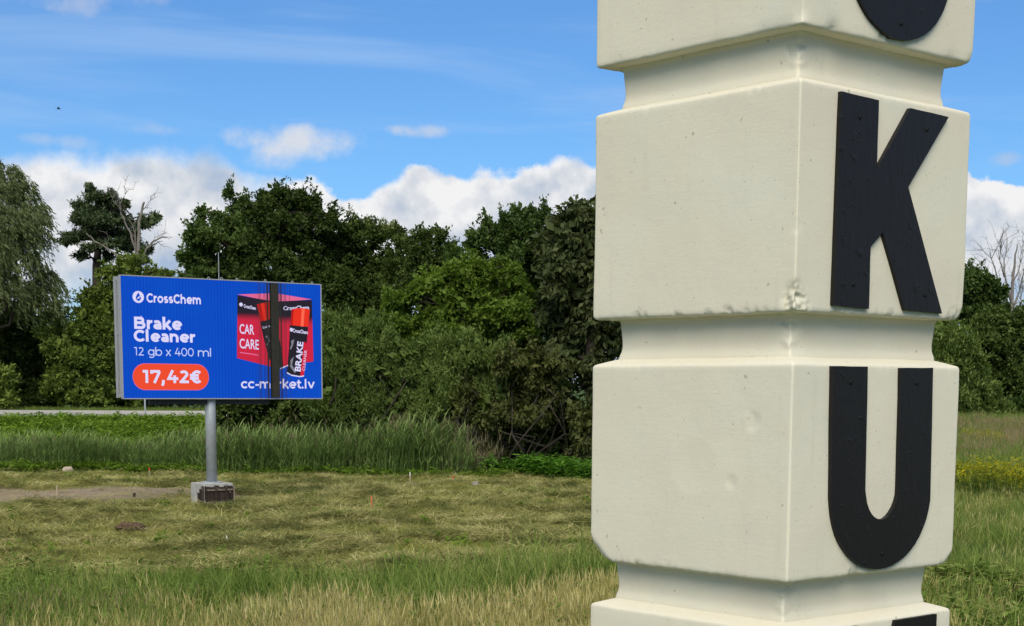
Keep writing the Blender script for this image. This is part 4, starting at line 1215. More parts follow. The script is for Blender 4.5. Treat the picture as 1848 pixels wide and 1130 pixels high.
# ------------------------------------------------------------------ beyond the road
def weeping(name, label, Y, base_px, lobes, seed, strands=44):
    rng = np.random.default_rng(seed)
    bx = at(base_px, 700, Y)[0]
    b0 = np.array([bx, Y, hz(bx, Y)])
    root = empty(name, b0)
    ch, centres = [], []
    for (px, py, rxp, ryp) in lobes:
        sc = Y / F_PX
        c = at(px, py, Y + rng.uniform(-1, 1)) - b0
        r = np.array([rxp * sc, (rxp + ryp) * 0.5 * sc, ryp * sc])
        centres.append((c, r))
        n = int(strands * rxp * ryp / 1500)
        dirs = sphere_dirs(n, rng); dirs[:, 2] = np.abs(dirs[:, 2]) * 1.0 - 0.35
        for d_ in dirs:
            p0 = c + d_ * r * rng.uniform(0.55, 1.0)
            for q_ in range(3):                        # hanging shoots grow in bunches
                p = p0 + rng.normal(size=3) * 0.16
                ln = rng.uniform(0.7, 2.2)
                m_ = int(ln * 17)
                t = np.sort(rng.uniform(0, 1, m_))
                outw = np.array([d_[0] * 0.4 + 0.30, d_[1] * 0.35, 0])
                pos = p + outw * (t ** 0.7)[:, None] * ln * 0.75 - UP * (t ** 1.4)[:, None] * ln * 0.85 + UP * 0.3 * np.sin(t * 2.2)[:, None]
                pos = pos + rng.normal(size=(m_, 3)) * 0.045
                A = unit(-UP * 0.75 + np.array([0.5, 0, 0]) + rng.normal(size=(m_, 3)) * 0.30)
                N = unit(rng.normal(size=(m_, 3)) + np.array([0, -0.5, 0.4]))
                Ls = rng.uniform(0.22, 0.42, m_)
                ch.append(leaf_quads(pos, A, N, Ls, Ls * 0.20))
    link('crown', quads_mesh('crown', ch), M['leaf_weeping'], root)
    mb = MB()
    mid = np.array([0, 0, 6.0])
    p1 = limb(mb, (0, 0, -0.2), mid, 0.5, 0.38, rng, 5, 0.02, 8)
    for c, r in centres:
        q = limb(mb, p1[rng.integers(2, 6)], c + UP * r[2] * 0.4, 0.2, 0.05, rng, 6, 0.06)
        for _ in range(5):
            limb(mb, q[rng.integers(2, 7)], c + sphere_dirs(1, rng)[0] * r * 0.8, 0.05, 0.012, rng, 4, 0.08, 4)
    mb.build('trunk', M['bark'], root, smooth=True, fix=False)
    tag(root, label, 'tree')
    return root
weeping('weeping_willow', 'tall weeping willow with windblown hanging branches at the left', 99, -30,
        [(8, 312, 26, 30), (30, 345, 30, 34), (-20, 340, 40, 44), (52, 385, 26, 34), (10, 400, 46, 44), (56, 425, 24, 30), (-40, 420, 60, 60), (30, 465, 42, 40), (70, 500, 28, 24), (15, 515, 46, 34), (86, 522, 18, 20),
         (-60, 510, 70, 50), (60, 540, 36, 22), (-110, 400, 60, 80)], 51)

# pine with layered needle pads
def pine():
    rng = np.random.default_rng(61)
    Y = 111
    bx = at(178, 700, Y)[0]
    b0 = np.array([bx, Y, hz(bx, Y)])
    root = empty('pine_tree', b0)
    pads = [(160, 340, 11, 11), (168, 356, 17, 10), (150, 372, 20, 9), (185, 362, 16, 9), (202, 352, 10, 9), (170, 382, 30, 11), (145, 388, 20, 9), (205, 378, 24, 11), (225, 368, 12, 10), (188, 398, 34, 12),
            (150, 402, 22, 9), (222, 400, 22, 11), (170, 416, 26, 11), (210, 420, 28, 12), (132, 428, 20, 8), (150, 424, 18, 8), (120, 436, 12, 5), (236, 428, 20, 11), (270, 398, 18, 7), (282, 392, 9, 8), (258, 404, 14, 6),
            (200, 440, 26, 10), (240, 445, 22, 11), (160, 448, 18, 8), (262, 452, 14, 7), (150, 462, 14, 7), (195, 462, 12, 8), (252, 470, 14, 9)]
    ch, cs_ = [], []
    sc = Y / F_PX
    for (px, py, rx_, ry_) in pads:
        c = at(px, py, Y + rng.uniform(-1.6, 1.6)) - b0
        r = np.array([rx_ * sc, rx_ * sc * 0.9, ry_ * sc * 0.9])
        ch += lobe_leaves(c, r, rng, 0.22, 0.07, 1.2, 'needle', core=True)
        cs_.append((c, r))
    link('crown', quads_mesh('crown', ch), M['needle'], root)
    mb = MB()
    tp = [np.array(at(px, py, Y)) - b0 for px, py in ((177, 760), (176, 640), (175, 520), (174, 480), (178, 440), (182, 400), (172, 360), (161, 338))]
    mb.tube(tp, [0.42, 0.38, 0.33, 0.29, 0.24, 0.18, 0.1, 0.03], 8)
    for c, r in cs_:
        s0 = min((p for p in tp[2:] if p[2] < c[2] + 0.2 or p is tp[2]), key=lambda p: np.linalg.norm(p - c))
        limb(mb, s0, c, 0.10, 0.03, rng, 5, 0.07)
    mb.build('trunk', M['bark'], root, smooth=True, fix=False)
    tag(root, 'scots pine with layered crown left of the billboard top', 'tree')
pine()

def branchy(name, label, Y, paths, mat, seed, twigs=3, cat='tree', tw_len=0.9, part='branch'):
    """bare tree drawn as limbs; paths: list of ([(px,py)...], r0, r1)"""
    rng = np.random.default_rng(seed)
    px0 = paths[0][0][0][0]
    bx = at(px0, 700, Y)[0]
    b0 = np.array([bx, Y, hz(bx, Y)])
    root = empty(name, b0)
    for i, (pp, r0, r1) in enumerate(paths):
        dy0, dy1 = (0, rng.uniform(-.8, .8)) if i == 0 else (rng.uniform(-.4, .4), rng.uniform(-1.5, 1.5))
        n = len(pp)
        pts = [np.array(at(px, py, Y + dy0 + (dy1 - dy0) * k / max(1, n - 1))) - b0 for k, (px, py) in enumerate(pp)]
        if i == 0: pts[0][2] = -0.15
        fine = []
        for k in range(n - 1):
            for t in (0, 0.5):
                fine.append(pts[k] * (1 - t) + pts[k + 1] * t + (rng.normal(size=3) * 0.05 if t else 0))
        fine.append(pts[-1])
        mb = MB(); mb.tube(fine, list(np.linspace(r0, r1, len(fine))), 6)
        for _ in range(twigs if i else 0):
            k = int(rng.integers(max(1, len(fine) // 3), len(fine)))
            dirn = unit(fine[k] - fine[k - 1]) if k else UP
            e = fine[k] + (dirn * 0.8 + rng.normal(size=3) * 0.55 + UP * 0.3) * rng.uniform(0.4, 1) * tw_len
            q = limb(mb, fine[k], e, max(r1, 0.02), 0.008, rng, 4, 0.08, 4)
            for _ in range(2):
                s_ = q[rng.integers(1, 4)]
                limb(mb, s_, s_ + (dirn * 0.6 + rng.normal(size=3) * 0.6) * tw_len * 0.5, 0.014, 0.006, rng, 3, 0.08, 4)
        mb.build('trunk' if i == 0 else part, M[mat], root, smooth=True, fix=False)
    tag(root, label, cat)
branchy('dead_tree', 'bare pale dead tree with broken limbs beside the pine', 106,
        [([(247, 745), (246, 600), (247, 500), (248, 470), (250, 440), (251, 400), (258, 370), (261, 365)], 0.208, 0.058),
         ([(246, 470), (243, 445), (236, 420), (225, 400), (218, 385), (216, 365), (213, 352)], 0.085, 0.013),
         ([(247, 455), (244, 430), (240, 410), (232, 395)], 0.065, 0.013),
         ([(252, 480), (262, 455), (272, 443), (276, 436), (285, 432), (300, 429), (306, 431)], 0.098, 0.019),
         ([(272, 446), (282, 440), (294, 435)], 0.052, 0.016),
         ([(230, 495), (218, 475), (208, 458), (196, 450), (180, 440), (165, 428), (156, 420)], 0.091, 0.019),
         ([(240, 505), (228, 490), (214, 470)], 0.078, 0.033),
         ([(256, 380), (264, 372), (272, 362)], 0.033, 0.007),
         ([(216, 372), (222, 358), (228, 345)], 0.026, 0.007),
         ([(218, 380), (206, 366), (200, 350)], 0.026, 0.007)], 'deadwood', 71, twigs=3)
GR = 'trees beyond the road at left'
tree('olive_tree', 'olive green bushy tree under the pine left of the billboard', 104, 215,
     [(232, 480, 22, 20), (205, 500, 28, 24), (245, 500, 20, 22), (175, 540, 34, 26), (210, 550, 40, 34), (160, 565, 28, 26), (185, 590, 44, 34), (215, 620, 44, 44), (290, 496, 22, 9), (270, 502, 26, 14), (190, 660, 46, 44), (220, 700, 44, 40), (260, 560, 40, 50), (300, 560, 50, 60)],
     'leaf_olive', L=0.26, Wd=0.14, seed=81, group=GR, trunk_r=0.25)
tree('broad_tree', 'yellow green tree in front of the dark hedge at left', 101, 130,
     [(112, 590, 26, 24), (140, 608, 32, 26), (100, 622, 30, 28), (160, 635, 30, 28), (128, 650, 40, 32), (165, 670, 34, 30), (110, 690, 40, 34), (150, 705, 44, 32), (180, 715, 30, 28)],
     'leaf_olive', L=0.24, Wd=0.13, seed=82, group=GR, trunk_r=0.2)
tree('broad_tree', 'dark broad tree under the weeping willow at far left', 105, 20,
     [(20, 580, 40, 34), (60, 600, 36, 36), (-20, 610, 50, 50), (30, 640, 50, 44), (70, 660, 44, 44), (10, 700, 60, 44), (60, 715, 50, 34), (95, 570, 24, 24), (-60, 680, 60, 60)],
     'leaf_mid', L=0.26, Wd=0.15, seed=83, group=GR, trunk_r=0.3)
tree('broad_tree', 'dark tree partly hidden behind the billboard screen', 106, 330,
     [(280, 600, 60, 60), (330, 580, 50, 60), (320, 660, 70, 60), (250, 680, 60, 60), (380, 640, 60, 70), (290, 716, 40, 20), (345, 712, 44, 24), (400, 700, 60, 50), (235, 722, 30, 20)],
     'leaf_oak', L=0.28, Wd=0.16, seed=84, group=GR, trunk_r=0.3)
tree('broad_tree', 'green tree at the far left edge by the road', 98, -20,
     [(10, 715, 26, 24), (-10, 690, 34, 40), (-40, 700, 50, 50), (-120, 660, 80, 90), (-180, 600, 90, 100)], 'leaf_olive', L=0.26, Wd=0.14, seed=85, group=GR, trunk_r=0.2)

# ------------------------------------------------------------------ wood on the right
GQ = 'trees behind the meadow at right'
tree('broad_tree', 'leafy green tree standing before the bare birch at right', 126, 1762,
     [(1752, 500, 22, 20), (1775, 510, 24, 20), (1795, 522, 18, 14), (1748, 530, 34, 26), (1785, 540, 30, 24), (1730, 520, 34, 34), (1760, 570, 44, 34), (1700, 540, 50, 50), (1810, 560, 14, 12)],
     'leaf_mid', L=0.30, Wd=0.19, seed=91, group=GQ, trunk_r=0.25)
branchy('bare_tree', 'bare pale leafless tree at the right edge', 128,
        [([(1826, 750), (1825, 650), (1824, 580), (1826, 540), (1828, 500), (1832, 460), (1836, 440)], 0.26, 0.04),
         ([(1824, 570), (1812, 540), (1802, 510), (1794, 480), (1786, 455)], 0.11, 0.02),
         ([(1825, 545), (1815, 505), (1812, 470), (1818, 445)], 0.10, 0.02),
         ([(1826, 560), (1840, 525), (1848, 490), (1853, 450)], 0.10, 0.02),
         ([(1825, 520), (1838, 490), (1842, 462)], 0.07, 0.02),
         ([(1808, 530), (1796, 505), (1776, 490), (1765, 478)], 0.06, 0.015),
         ([(1812, 500), (1804, 470), (1806, 448)], 0.05, 0.015),
         ([(1842, 750), (1846, 640), (1850, 560), (1856, 490), (1862, 450)], 0.18, 0.03),
         ([(1849, 580), (1842, 540), (1846, 510)], 0.06, 0.02),
         ([(1850, 570), (1866, 530), (1874, 480)], 0.08, 0.02)], 'deadwood', 95, twigs=9, tw_len=1.6)
tree('broad_tree', 'dark broad tree at the right edge behind the meadow', 122, 1815,
     [(1790, 580, 34, 26), (1822, 590, 34, 26), (1850, 575, 30, 26), (1780, 620, 44, 36), (1830, 630, 50, 40), (1870, 620, 50, 50), (1790, 670, 46, 40), (1840, 680, 50, 40), (1800, 715, 50, 34), (1860, 715, 54, 36), (1910, 660, 60, 80)],
     'leaf_oak', L=0.28, Wd=0.17, seed=92, group=GQ, trunk_r=0.3)
tree('willow_shrub', 'large rounded grey green willow bush right of the pillar', 113, 1735,
     [(1695, 600, 30, 26), (1720, 612, 32, 26), (1742, 630, 30, 28), (1710, 650, 40, 36), (1752, 668, 34, 32), (1730, 690, 46, 36), (1768, 700, 34, 28), (1720, 725, 46, 28), (1770, 730, 40, 20), (1800, 738, 22, 14), (1670, 660, 50, 60)],
     'leaf_willow', L=0.34, Wd=0.09, style='willow', seed=93, group=GQ, trunk_r=0.1, cat='shrub', multi=8, dens=0.95)
bush('low dark bush at the right edge before the dark tree', 115, 1840, [(1825, 735, 24, 16), (1850, 728, 30, 22), (1880, 720, 40, 30)], 'leaf_mid', 94, 0.28, 0.16, group=GQ)
tree('broad_tree', 'dark tree between pillar and willow bush on the right', 120, 1660,
     [(1640, 560, 60, 60), (1600, 620, 70, 70), (1680, 600, 50, 50), (1620, 690, 70, 50), (1530, 620, 80, 90), (1450, 600, 90, 110), (1560, 700, 90, 50)], 'leaf_oak', L=0.3, Wd=0.18, seed=96, group=GQ, trunk_r=0.3)
tree('oak_tree', 'dark oak hidden behind the pillar', 70, 1280,
     [(1240, 500, 90, 110), (1330, 560, 90, 110), (1200, 620, 90, 90), (1300, 690, 100, 70), (1390, 640, 70, 80)], 'leaf_oak', L=0.26, Wd=0.16, seed=97, group=GT, trunk_r=0.35)

# ------------------------------------------------------------------ grasses, reeds and weeds
SRC = bpy.data.collections.new('plant_sources')       # not linked to the scene: only read by the scatter groups
def blade(P, dirv, ln, wd, bend, n=3, face=None):
    """one tapered bent blade: list of verts (2 per ring, tip 1)"""
    V = []
    side = Vector((-dirv[1], dirv[0], 0)) if face is None else face
    if side.length < 1e-6: side = Vector((1, 0, 0))
    side = side.normalized()
    p = Vector(P); d_ = Vector(dirv).normalized()
    for k in range(n + 1):
        t = k / n
        wk = wd * (1 - t) ** 0.7 * (0.6 + 0.4 * min(1, t * 4))
        V.append((p + side * wk / 2, p - side * wk / 2))
        p = p + d_ * (ln / n)
        d_ = (d_ + Vector(bend) / n).normalized()
    return V
def blades_mesh(name, blades):
    v, f = [], []
    for B in blades:
        i = len(v)
        for a_, b_ in B: v += [tuple(a_), tuple(b_)]
        for k in range(len(B) - 1):
            f.append((i + 2 * k, i + 2 * k + 1, i + 2 * k + 3, i + 2 * k + 2))
    return np_mesh(name, np.array(v), np.array(f))
def proto(name, me, mat):
    o = bpy.data.objects.new(name, me); me.materials.append(mat)
    return o
def scatter(name, label, cat, pts, protos, scale=(0.8, 1.2), tilt=0.12, seed=0, yaw=None, size=None):
    rng = np.random.default_rng(seed)
    n = len(pts)
    me = bpy.data.meshes.new(name)
    me.vertices.add(n); me.vertices.foreach_set('co', np.ascontiguousarray(pts, np.float32).ravel())
    at_r = me.attributes.new('rot', 'FLOAT_VECTOR', 'POINT')
    rr = np.stack([rng.normal(size=n) * tilt, rng.normal(size=n) * tilt, rng.uniform(0, 6.283, n) if yaw is None else rng.normal(size=n) * yaw[1] + yaw[0]], 1)
    at_r.data.foreach_set('vector', rr.astype(np.float32).ravel())
    at_s = me.attributes.new('scl', 'FLOAT', 'POINT')
    sv = rng.uniform(scale[0], scale[1], n)
    if size is not None: sv = sv * size(pts[:, 0], pts[:, 1])
    at_s.data.foreach_set('value', sv.astype(np.float32))
    at_i = me.attributes.new('pick', 'INT', 'POINT')
    at_i.data.foreach_set('value', rng.integers(0, len(protos), n).astype(np.int32))
    c = bpy.data.collections.new(name + '_source'); SRC.children.link(c)
    for p in protos: c.objects.link(p)
    o = link(name, me)
    ng = bpy.data.node_groups.new(name + '_scatter', 'GeometryNodeTree')
    ng.interface.new_socket('Geometry', in_out='INPUT', socket_type='NodeSocketGeometry')
    ng.interface.new_socket('Geometry', in_out='OUTPUT', socket_type='NodeSocketGeometry')
    gi = ng.nodes.new('NodeGroupInput'); go = ng.nodes.new('NodeGroupOutput')
    ci = ng.nodes.new('GeometryNodeCollectionInfo'); ci.inputs['Collection'].default_value = c
    ci.inputs['Separate Children'].default_value = True; ci.inputs['Reset Children'].default_value = True
    ip = ng.nodes.new('GeometryNodeInstanceOnPoints')
    ip.inputs['Pick Instance'].default_value = True
    def attr(nm, ty):
        a_ = ng.nodes.new('GeometryNodeInputNamedAttribute'); a_.data_type = ty; a_.inputs['Name'].default_value = nm
        return a_.outputs['Attribute']
    ng.links.new(gi.outputs[0], ip.inputs['Points'])
    ng.links.new(ci.outputs[0], ip.inputs['Instance'])
    ng.links.new(attr('pick', 'INT'), ip.inputs['Instance Index'])
    ng.links.new(attr('rot', 'FLOAT_VECTOR'), ip.inputs['Rotation'])
    ng.links.new(attr('scl', 'FLOAT'), ip.inputs['Scale'])
    ng.links.new(ip.outputs[0], go.inputs[0])
    md = o.modifiers.new('scatter', 'NODES'); md.node_group = ng
    tag(o, label, cat, kind='stuff')
    return o
def area_pts(n, x0, x1, y0, y1, rng, keep=None):
    x = rng.uniform(x0, x1, n); y = rng.uniform(y0, y1, n)
    if keep is not None:
        k = keep(x, y); x, y = x[k], y[k]
    return np.stack([x, y, height(x, y)], 1)
def pn(x, y, s, o=0.0):
    """cheap smooth patchiness 0..1"""
    return 0.5 + 0.25 * (np.sin(x * s + 1.3 * np.sin(y * s * 0.7 + o) + o) + np.sin(y * s * 1.3 + 1.7 * np.sin(x * s * 0.6 - o) + 2 * o))
def seen(x, y, margin=2.5):
    """inside the wedge the photograph could show, with room to step aside"""
    return np.abs(x) < 0.345 * y + margin + 3

def grass_mat(name, stops, rough=0.6, trans=0.3, spread=0.5, pscale=0.55, lift=0.12):
    mt, k, o = new_mat(name)
    geo = k.node('ShaderNodeNewGeometry'); oi = k.node('ShaderNodeObjectInfo')
    patch = k.noise(geo.outputs['Position'], pscale, 4, 0.6)
    v = k.math('ADD', k.math('MULTIPLY', geo.outputs['Random Per Island'], 0.55), k.math('MULTIPLY', oi.outputs['Random'], 0.20))
    v = k.math('ADD', v, k.math('MULTIPLY', k.math('SUBTRACT', patch, 0.5), 2.0 * spread))
    v = k.math('ADD', v, lift)
    c = k.ramp(v, stops)
    b = k.node('ShaderNodeBsdfDiffuse'); k.link(c, b.inputs['Color'])
    tr = k.node('ShaderNodeBsdfTranslucent'); k.link(c, tr.inputs['Color'])
    mx = k.node('ShaderNodeMixShader'); mx.inputs[0].default_value = trans
    k.link(b.outputs[0], mx.inputs[1]); k.link(tr.outputs[0], mx.inputs[2]); k.link(mx.outputs[0], o.inputs['Surface'])
    return mt
M['hay'] = grass_mat('cut_hay', [(0.0, (0.06, 0.08, 0.026)), (0.3, (0.15, 0.17, 0.055)), (0.6, (0.33, 0.315, 0.105)), (1.0, (0.62, 0.56, 0.27))], trans=0.2, spread=1.15, pscale=0.9, lift=0.17)
M['stubble'] = grass_mat('grass_stubble', [(0.0, (0.09, 0.13, 0.02)), (0.5, (0.25, 0.265, 0.05)), (1.0, (0.50, 0.44, 0.15))], spread=0.8, lift=0.2)
M['grass'] = grass_mat('tall_green_grass', [(0.0, (0.06, 0.115, 0.02)), (0.45, (0.145, 0.22, 0.042)), (0.8, (0.27, 0.31, 0.085)), (1.0, (0.44, 0.41, 0.17))])
M['dry'] = grass_mat('dry_grass', [(0.0, (0.13, 0.15, 0.035)), (0.35, (0.33, 0.30, 0.09)), (0.7, (0.54, 0.47, 0.19)), (1.0, (0.68, 0.60, 0.30))], spread=0.5)
M['russet'] = grass_mat('russet_grass', [(0.0, (0.15, 0.11, 0.05)), (0.5, (0.30, 0.225, 0.125)), (1.0, (0.46, 0.37, 0.22))], spread=0.4)
M['reed'] = grass_mat('reed_leaves', [(0.0, (0.055, 0.10, 0.024)), (0.5, (0.135, 0.215, 0.055)), (1.0, (0.30, 0.37, 0.14))], spread=0.35)
M['reed_dry'] = grass_mat('reed_plumes', [(0.0, (0.11, 0.10, 0.045)), (0.5, (0.23, 0.20, 0.105)), (1.0, (0.36, 0.32, 0.19))], spread=0.3)
M['lush'] = grass_mat('lush_weeds', [(0.0, (0.065, 0.125, 0.012)), (0.5, (0.135, 0.235, 0.024)), (1.0, (0.24, 0.34, 0.055))], spread=0.6, trans=0.35)
M['gold'] = grass_mat('goldenrod_flowers', [(0.0, (0.17, 0.18, 0.014)), (0.5, (0.38, 0.36, 0.02)), (1.0, (0.58, 0.52, 0.03))], spread=0.3)
rr = random.Random(5)
def rv(a_, b_): return rr.uniform(a_, b_)
def hay_tuft(n=40, R=0.32):
    out_ = []
    base_an = rv(0, 6.28)
    for _ in range(n):
        an = base_an + rr.gauss(0, 1.3)
        d_ = Vector((math.cos(an), math.sin(an), rv(-0.10, 0.30)))
        out_.append(blade((rr.gauss(0, R * 0.5), rr.gauss(0, R * 0.5), rv(0.0, 0.05)), d_, rv(0.14, 0.44), rv(0.009, 0.019), (rv(-0.7, 0.7), rv(-0.7, 0.7), rv(-0.35, 0.05)), 3))
    return out_
def stand_tuft(n, h0, h1, w0, w1, R, lean=0.3, bend=0.8, droop=-0.3, nn=3):
    out_ = []
    for _ in range(n):
        an = rv(0, 6.28)
        d_ = Vector((math.cos(an) * rv(0, lean), math.sin(an) * rv(0, lean), 1))
        b_ = rv(0.2, 1) * bend
        out_.append(blade((rr.gauss(0, R), rr.gauss(0, R), -0.03), d_, rv(h0, h1), rv(w0, w1), (math.cos(an) * b_ + 0.1, math.sin(an) * b_, droop * b_), nn,
                          Vector((math.cos(an + 1.57 + rr.gauss(0, .6)), math.sin(an + 1.57 + rr.gauss(0, .6)), 0))))
    return out_
def seeded_tuft(n, h0, h1, R):
    """thin stalks with narrow seed heads"""
    out_ = []
    for _ in range(n):
        an = rv(0, 6.28)
        P = Vector((rr.gauss(0, R), rr.gauss(0, R), -0.03)); d_ = Vector((math.cos(an) * rv(0, 0.3), math.sin(an) * rv(0, 0.3), 1)).normalized()
        h = rv(h0, h1)
        out_.append(blade(P, d_, h, rv(0.005, 0.009), (rv(-.3, .4), rv(-.3, .3), -0.1), 3))
        q = P + d_ * h * 0.78
        fc_ = Vector((rv(-1, 1), rv(-1, 1), 0))
        out_.append(blade(q, d_ + Vector((rv(-.2, .25), rv(-.2, .2), 0)), h * rv(0.22, 0.32), rv(0.012, 0.024), (rv(-.3, .3), rv(-.3, .3), -0.1), 3, fc_))
    return out_
def reed_plant(h, plume):
    """one reed: stalk with long side leaves, some with a plume"""
    out_ = []
    lean = Vector((rv(-0.05, 0.14), rv(-0.08, 0.08), 1)).normalized()
    out_.append(blade((0, 0, -0.05), lean, h, 0.016, (0.12, 0, 0), 4, Vector((1, 0.2, 0))))
    for k in range(rr.randint(7, 10)):
        t = rv(0.25, 0.97)
        P = lean * h * t
        an = rr.gauss(0.0, 0.9) + (math.pi if rr.random() < 0.28 else 0)
        d_ = Vector((math.cos(an) * 0.55, math.sin(an) * 0.55, 0.85))
        out_.append(blade(P, d_, rv(0.30, 0.60), rv(0.022, 0.042), (math.cos(an) * 0.8, math.sin(an) * 0.8, -0.55), 3, Vector((math.cos(an + 1.4), math.sin(an + 1.4), 0.2))))
    pl = []
    if plume:
        for k in range(9):
            pl.append(blade(lean * (h + 0.02 * k - 0.08), Vector((rv(-.3, .6), rv(-.4, .4), 1)), rv(0.14, 0.24), rv(0.012, 0.022), (0.5, 0, -0.6), 2, Vector((rv(-1, 1), rv(-1, 1), 0))))
    return out_, pl
def two_mat(name, a_, b_, m1, m2):
    me1 = blades_mesh(name, a_ + b_)
    me1.materials.append(m1); me1.materials.append(m2)
    nf1 = sum(len(B) - 1 for B in a_)
    idx = np.zeros(len(me1.polygons), np.int32); idx[nf1:] = 1
    me1.polygons.foreach_set('material_index', idx)
    return bpy.data.objects.new(name, me1)
def leafy(n, h0, h1, L, R, leaf_n=9):
    """weed stalk with pairs of broad leaves: quads only"""
    out_ = []
    for _ in range(n):
        P = Vector((rr.gauss(0, R), rr.gauss(0, R), -0.03)); h = rv(h0, h1)
        out_.append(blade(P, Vector((rv(-.15, .15), rv(-.15, .15), 1)), h, 0.012, (0, 0, 0), 2))
        for k in range(leaf_n):
            an = rv(0, 6.28); q = P + Vector((0, 0, h * rv(0.2, 1.0)))
            d_ = Vector((math.cos(an), math.sin(an), rv(-0.1, 0.6)))
            l_ = L * rv(0.6, 1.2)
            sd = Vector((-math.sin(an), math.cos(an), rv(-0.3, 0.3))).normalized()
            w_ = l_ * 0.45
            out_.append([(q + sd * w_ * 0.15, q - sd * w_ * 0.15), (q + d_ * l_ * 0.4 + sd * w_ * 0.5, q + d_ * l_ * 0.4 - sd * w_ * 0.5), (q + d_ * l_ + sd * 0.004 - Vector((0, 0, l_ * 0.15)), q + d_ * l_ - sd * 0.004 - Vector((0, 0, l_ * 0.15)))])
    return out_
def goldenrod():
    out_ = stand_tuft(5, 0.7, 1.0, 0.012, 0.02, 0.08, 0.2, 0.2)
    gl = []
    for B in list(out_):
        tip = (B[-1][0] + B[-1][1]) / 2
        for k in range(5):
            an = rv(0, 6.28); q = tip - Vector((0, 0, rv(0, 0.2)))
            gl.append(blade(q, Vector((math.cos(an), math.sin(an), 0.5)), rv(0.06, 0.14), rv(0.02, 0.04), (0, 0, -0.5), 2, Vector((-math.sin(an), math.cos(an), 0.3))))
    lv = []
    for B in out_:
        for k in range(9):
            t = rv(0.1, 0.8); i_ = min(2, int(t * 3)); q = (B[i_][0] + B[i_ + 1][0]) / 2
            an = rv(0, 6.28)
            lv.append(blade(q, Vector((math.cos(an), math.sin(an), 0.5)), rv(0.10, 0.20), rv(0.02, 0.03), (0, 0, -0.7), 2))
    return out_ + lv, gl
g_rng = np.random.default_rng(99)

# mown hay lying on the field
in_soil = lambda x, y: (((x + 12.0) / 5.7) ** 2 + ((y - 43.4) / 3.5) ** 2 + (pn(x, y, 1.9, 4) - 0.5) * 1.4) < 1.0
near_foot = lambda x, y: (np.abs(x - foot[0]) < 0.6) & (np.abs(y - foot[1]) < 0.6)
fore_edge = lambda x: 23.9 + 0.22 * (x + 3) + 0.6 * np.sin(x * 0.9) + 0.4 * np.sin(x * 2.3)      # where the tall front grass ends
far_edge = lambda x: 53.0 + 0.35 * np.sin(x * 0.8) - 1.2 * sst(0.0, 3.5, x) + 2.4 * sst(-7, -15, x)
hay_keep = lambda x, y: (y > fore_edge(x) - 1.5) & (y < far_edge(x)) & (x < 5.5) & seen(x, y) & ~in_soil(x, y) & ~near_foot(x, y)
hp = [proto('hay_tuft', blades_mesh('hay_tuft', hay_tuft()), M['hay']) for _ in range(5)]
pts = area_pts(46000, -22, 6, 22, 54, g_rng, lambda x, y: hay_keep(x, y) & (g_rng.random(len(x)) < 0.15 + 0.85 * sst(0.35, 0.6, pn(x, y, 1.1, 1.0)) * (0.35 + 0.65 * sst(-9, -3, x + 0.1 * y))))
scatter('cut_hay', 'cut hay lying in swathes over the mown field', 'hay', pts, hp, (0.7, 1.25), 0.14, 1)
sp_ = [proto('stubble_tuft', blades_mesh('stubble_tuft', stand_tuft(26, 0.05, 0.15, 0.006, 0.012, 0.13, 0.7, 1.0, nn=2)), M['stubble']) for _ in range(4)]
pts = area_pts(26000, -22, 6, 22, 54, g_rng, lambda x, y: hay_keep(x, y) & (g_rng.random(len(x)) < 0.3 + 0.7 * sst(0.3, 0.55, pn(x, y, 0.8, 2.0))))
scatter('field_stubble', 'short yellow green stubble of the mown field', 'stubble', pts, sp_, (0.7, 1.4), 0.1, 2)
bits = area_pts(420, -18, -8.2, 40, 47, g_rng, lambda x, y: in_soil(x, y) & ~near_foot(x, y))
scatter('earth_litter', 'scattered hay and grass tufts on the bare earth patch', 'hay', bits, [proto('litter_tuft', blades_mesh('litter_tuft', hay_tuft(14, 0.22)), M['hay']) for _ in range(2)], (0.5, 1.0), 0.1, 22)

# tall grass along the front of the field
gp_ = [proto('grass_tuft', blades_mesh('grass_tuft', stand_tuft(16, 0.25, 0.85, 0.011, 0.030, 0.15, 0.5, 1.25, nn=4)), M['grass']) for _ in range(5)]
green_keep = lambda x, y: seen(x, y) & (y < fore_edge(x)) & (y > fore_edge(x) - 4.4 - 5.0 * sst(-2, -4, x)) & (x < 4.5) & (g_rng.random(len(x)) < (0.30 + 0.70 * sst(0.36, 0.55, pn(x, y, 1.4, 3.0))) * (0.25 + 0.75 * sst(fore_edge(x), fore_edge(x) - 1.4, y)))
scatter('tall_grass', 'band of tall green grass across the front of the field', 'grass', area_pts(13000, -14, 5, 15, 28, g_rng, green_keep), gp_, (0.45, 1.1), 0.16, 3, size=lambda x, y: 0.8 + 0.4 * sst(-5, 1, x))
dp_ = [proto('dry_tuft', blades_mesh('dry_tuft', seeded_tuft(22, 0.30, 0.75, 0.17)), M['dry']) for _ in range(5)]
dry_keep = lambda x, y: seen(x, y) & (y < fore_edge(x) - 4.1 + 1.0 * pn(x, y, 2.3, 0.3) + 0.8 * sst(0.5, 3.0, x)) & (g_rng.random(len(x)) < sst(-5.5, -2.0, x + 0.3 * (20 - y)) * 0.8 * (0.35 + 0.65 * sst(0.3, 0.55, pn(x, y, 2.0, 7.0))) + 0.02)
scatter('dry_grass', 'pale dry grass along the lower edge of the view', 'grass', area_pts(10500, -12, 5, 14.5, 26, g_rng, dry_keep), dp_, (0.45, 0.85), 0.15, 4)
rp_ = [proto('russet_tuft', blades_mesh('russet_tuft', seeded_tuft(18, 0.30, 0.60, 0.15)), M['russet']) for _ in range(4)]
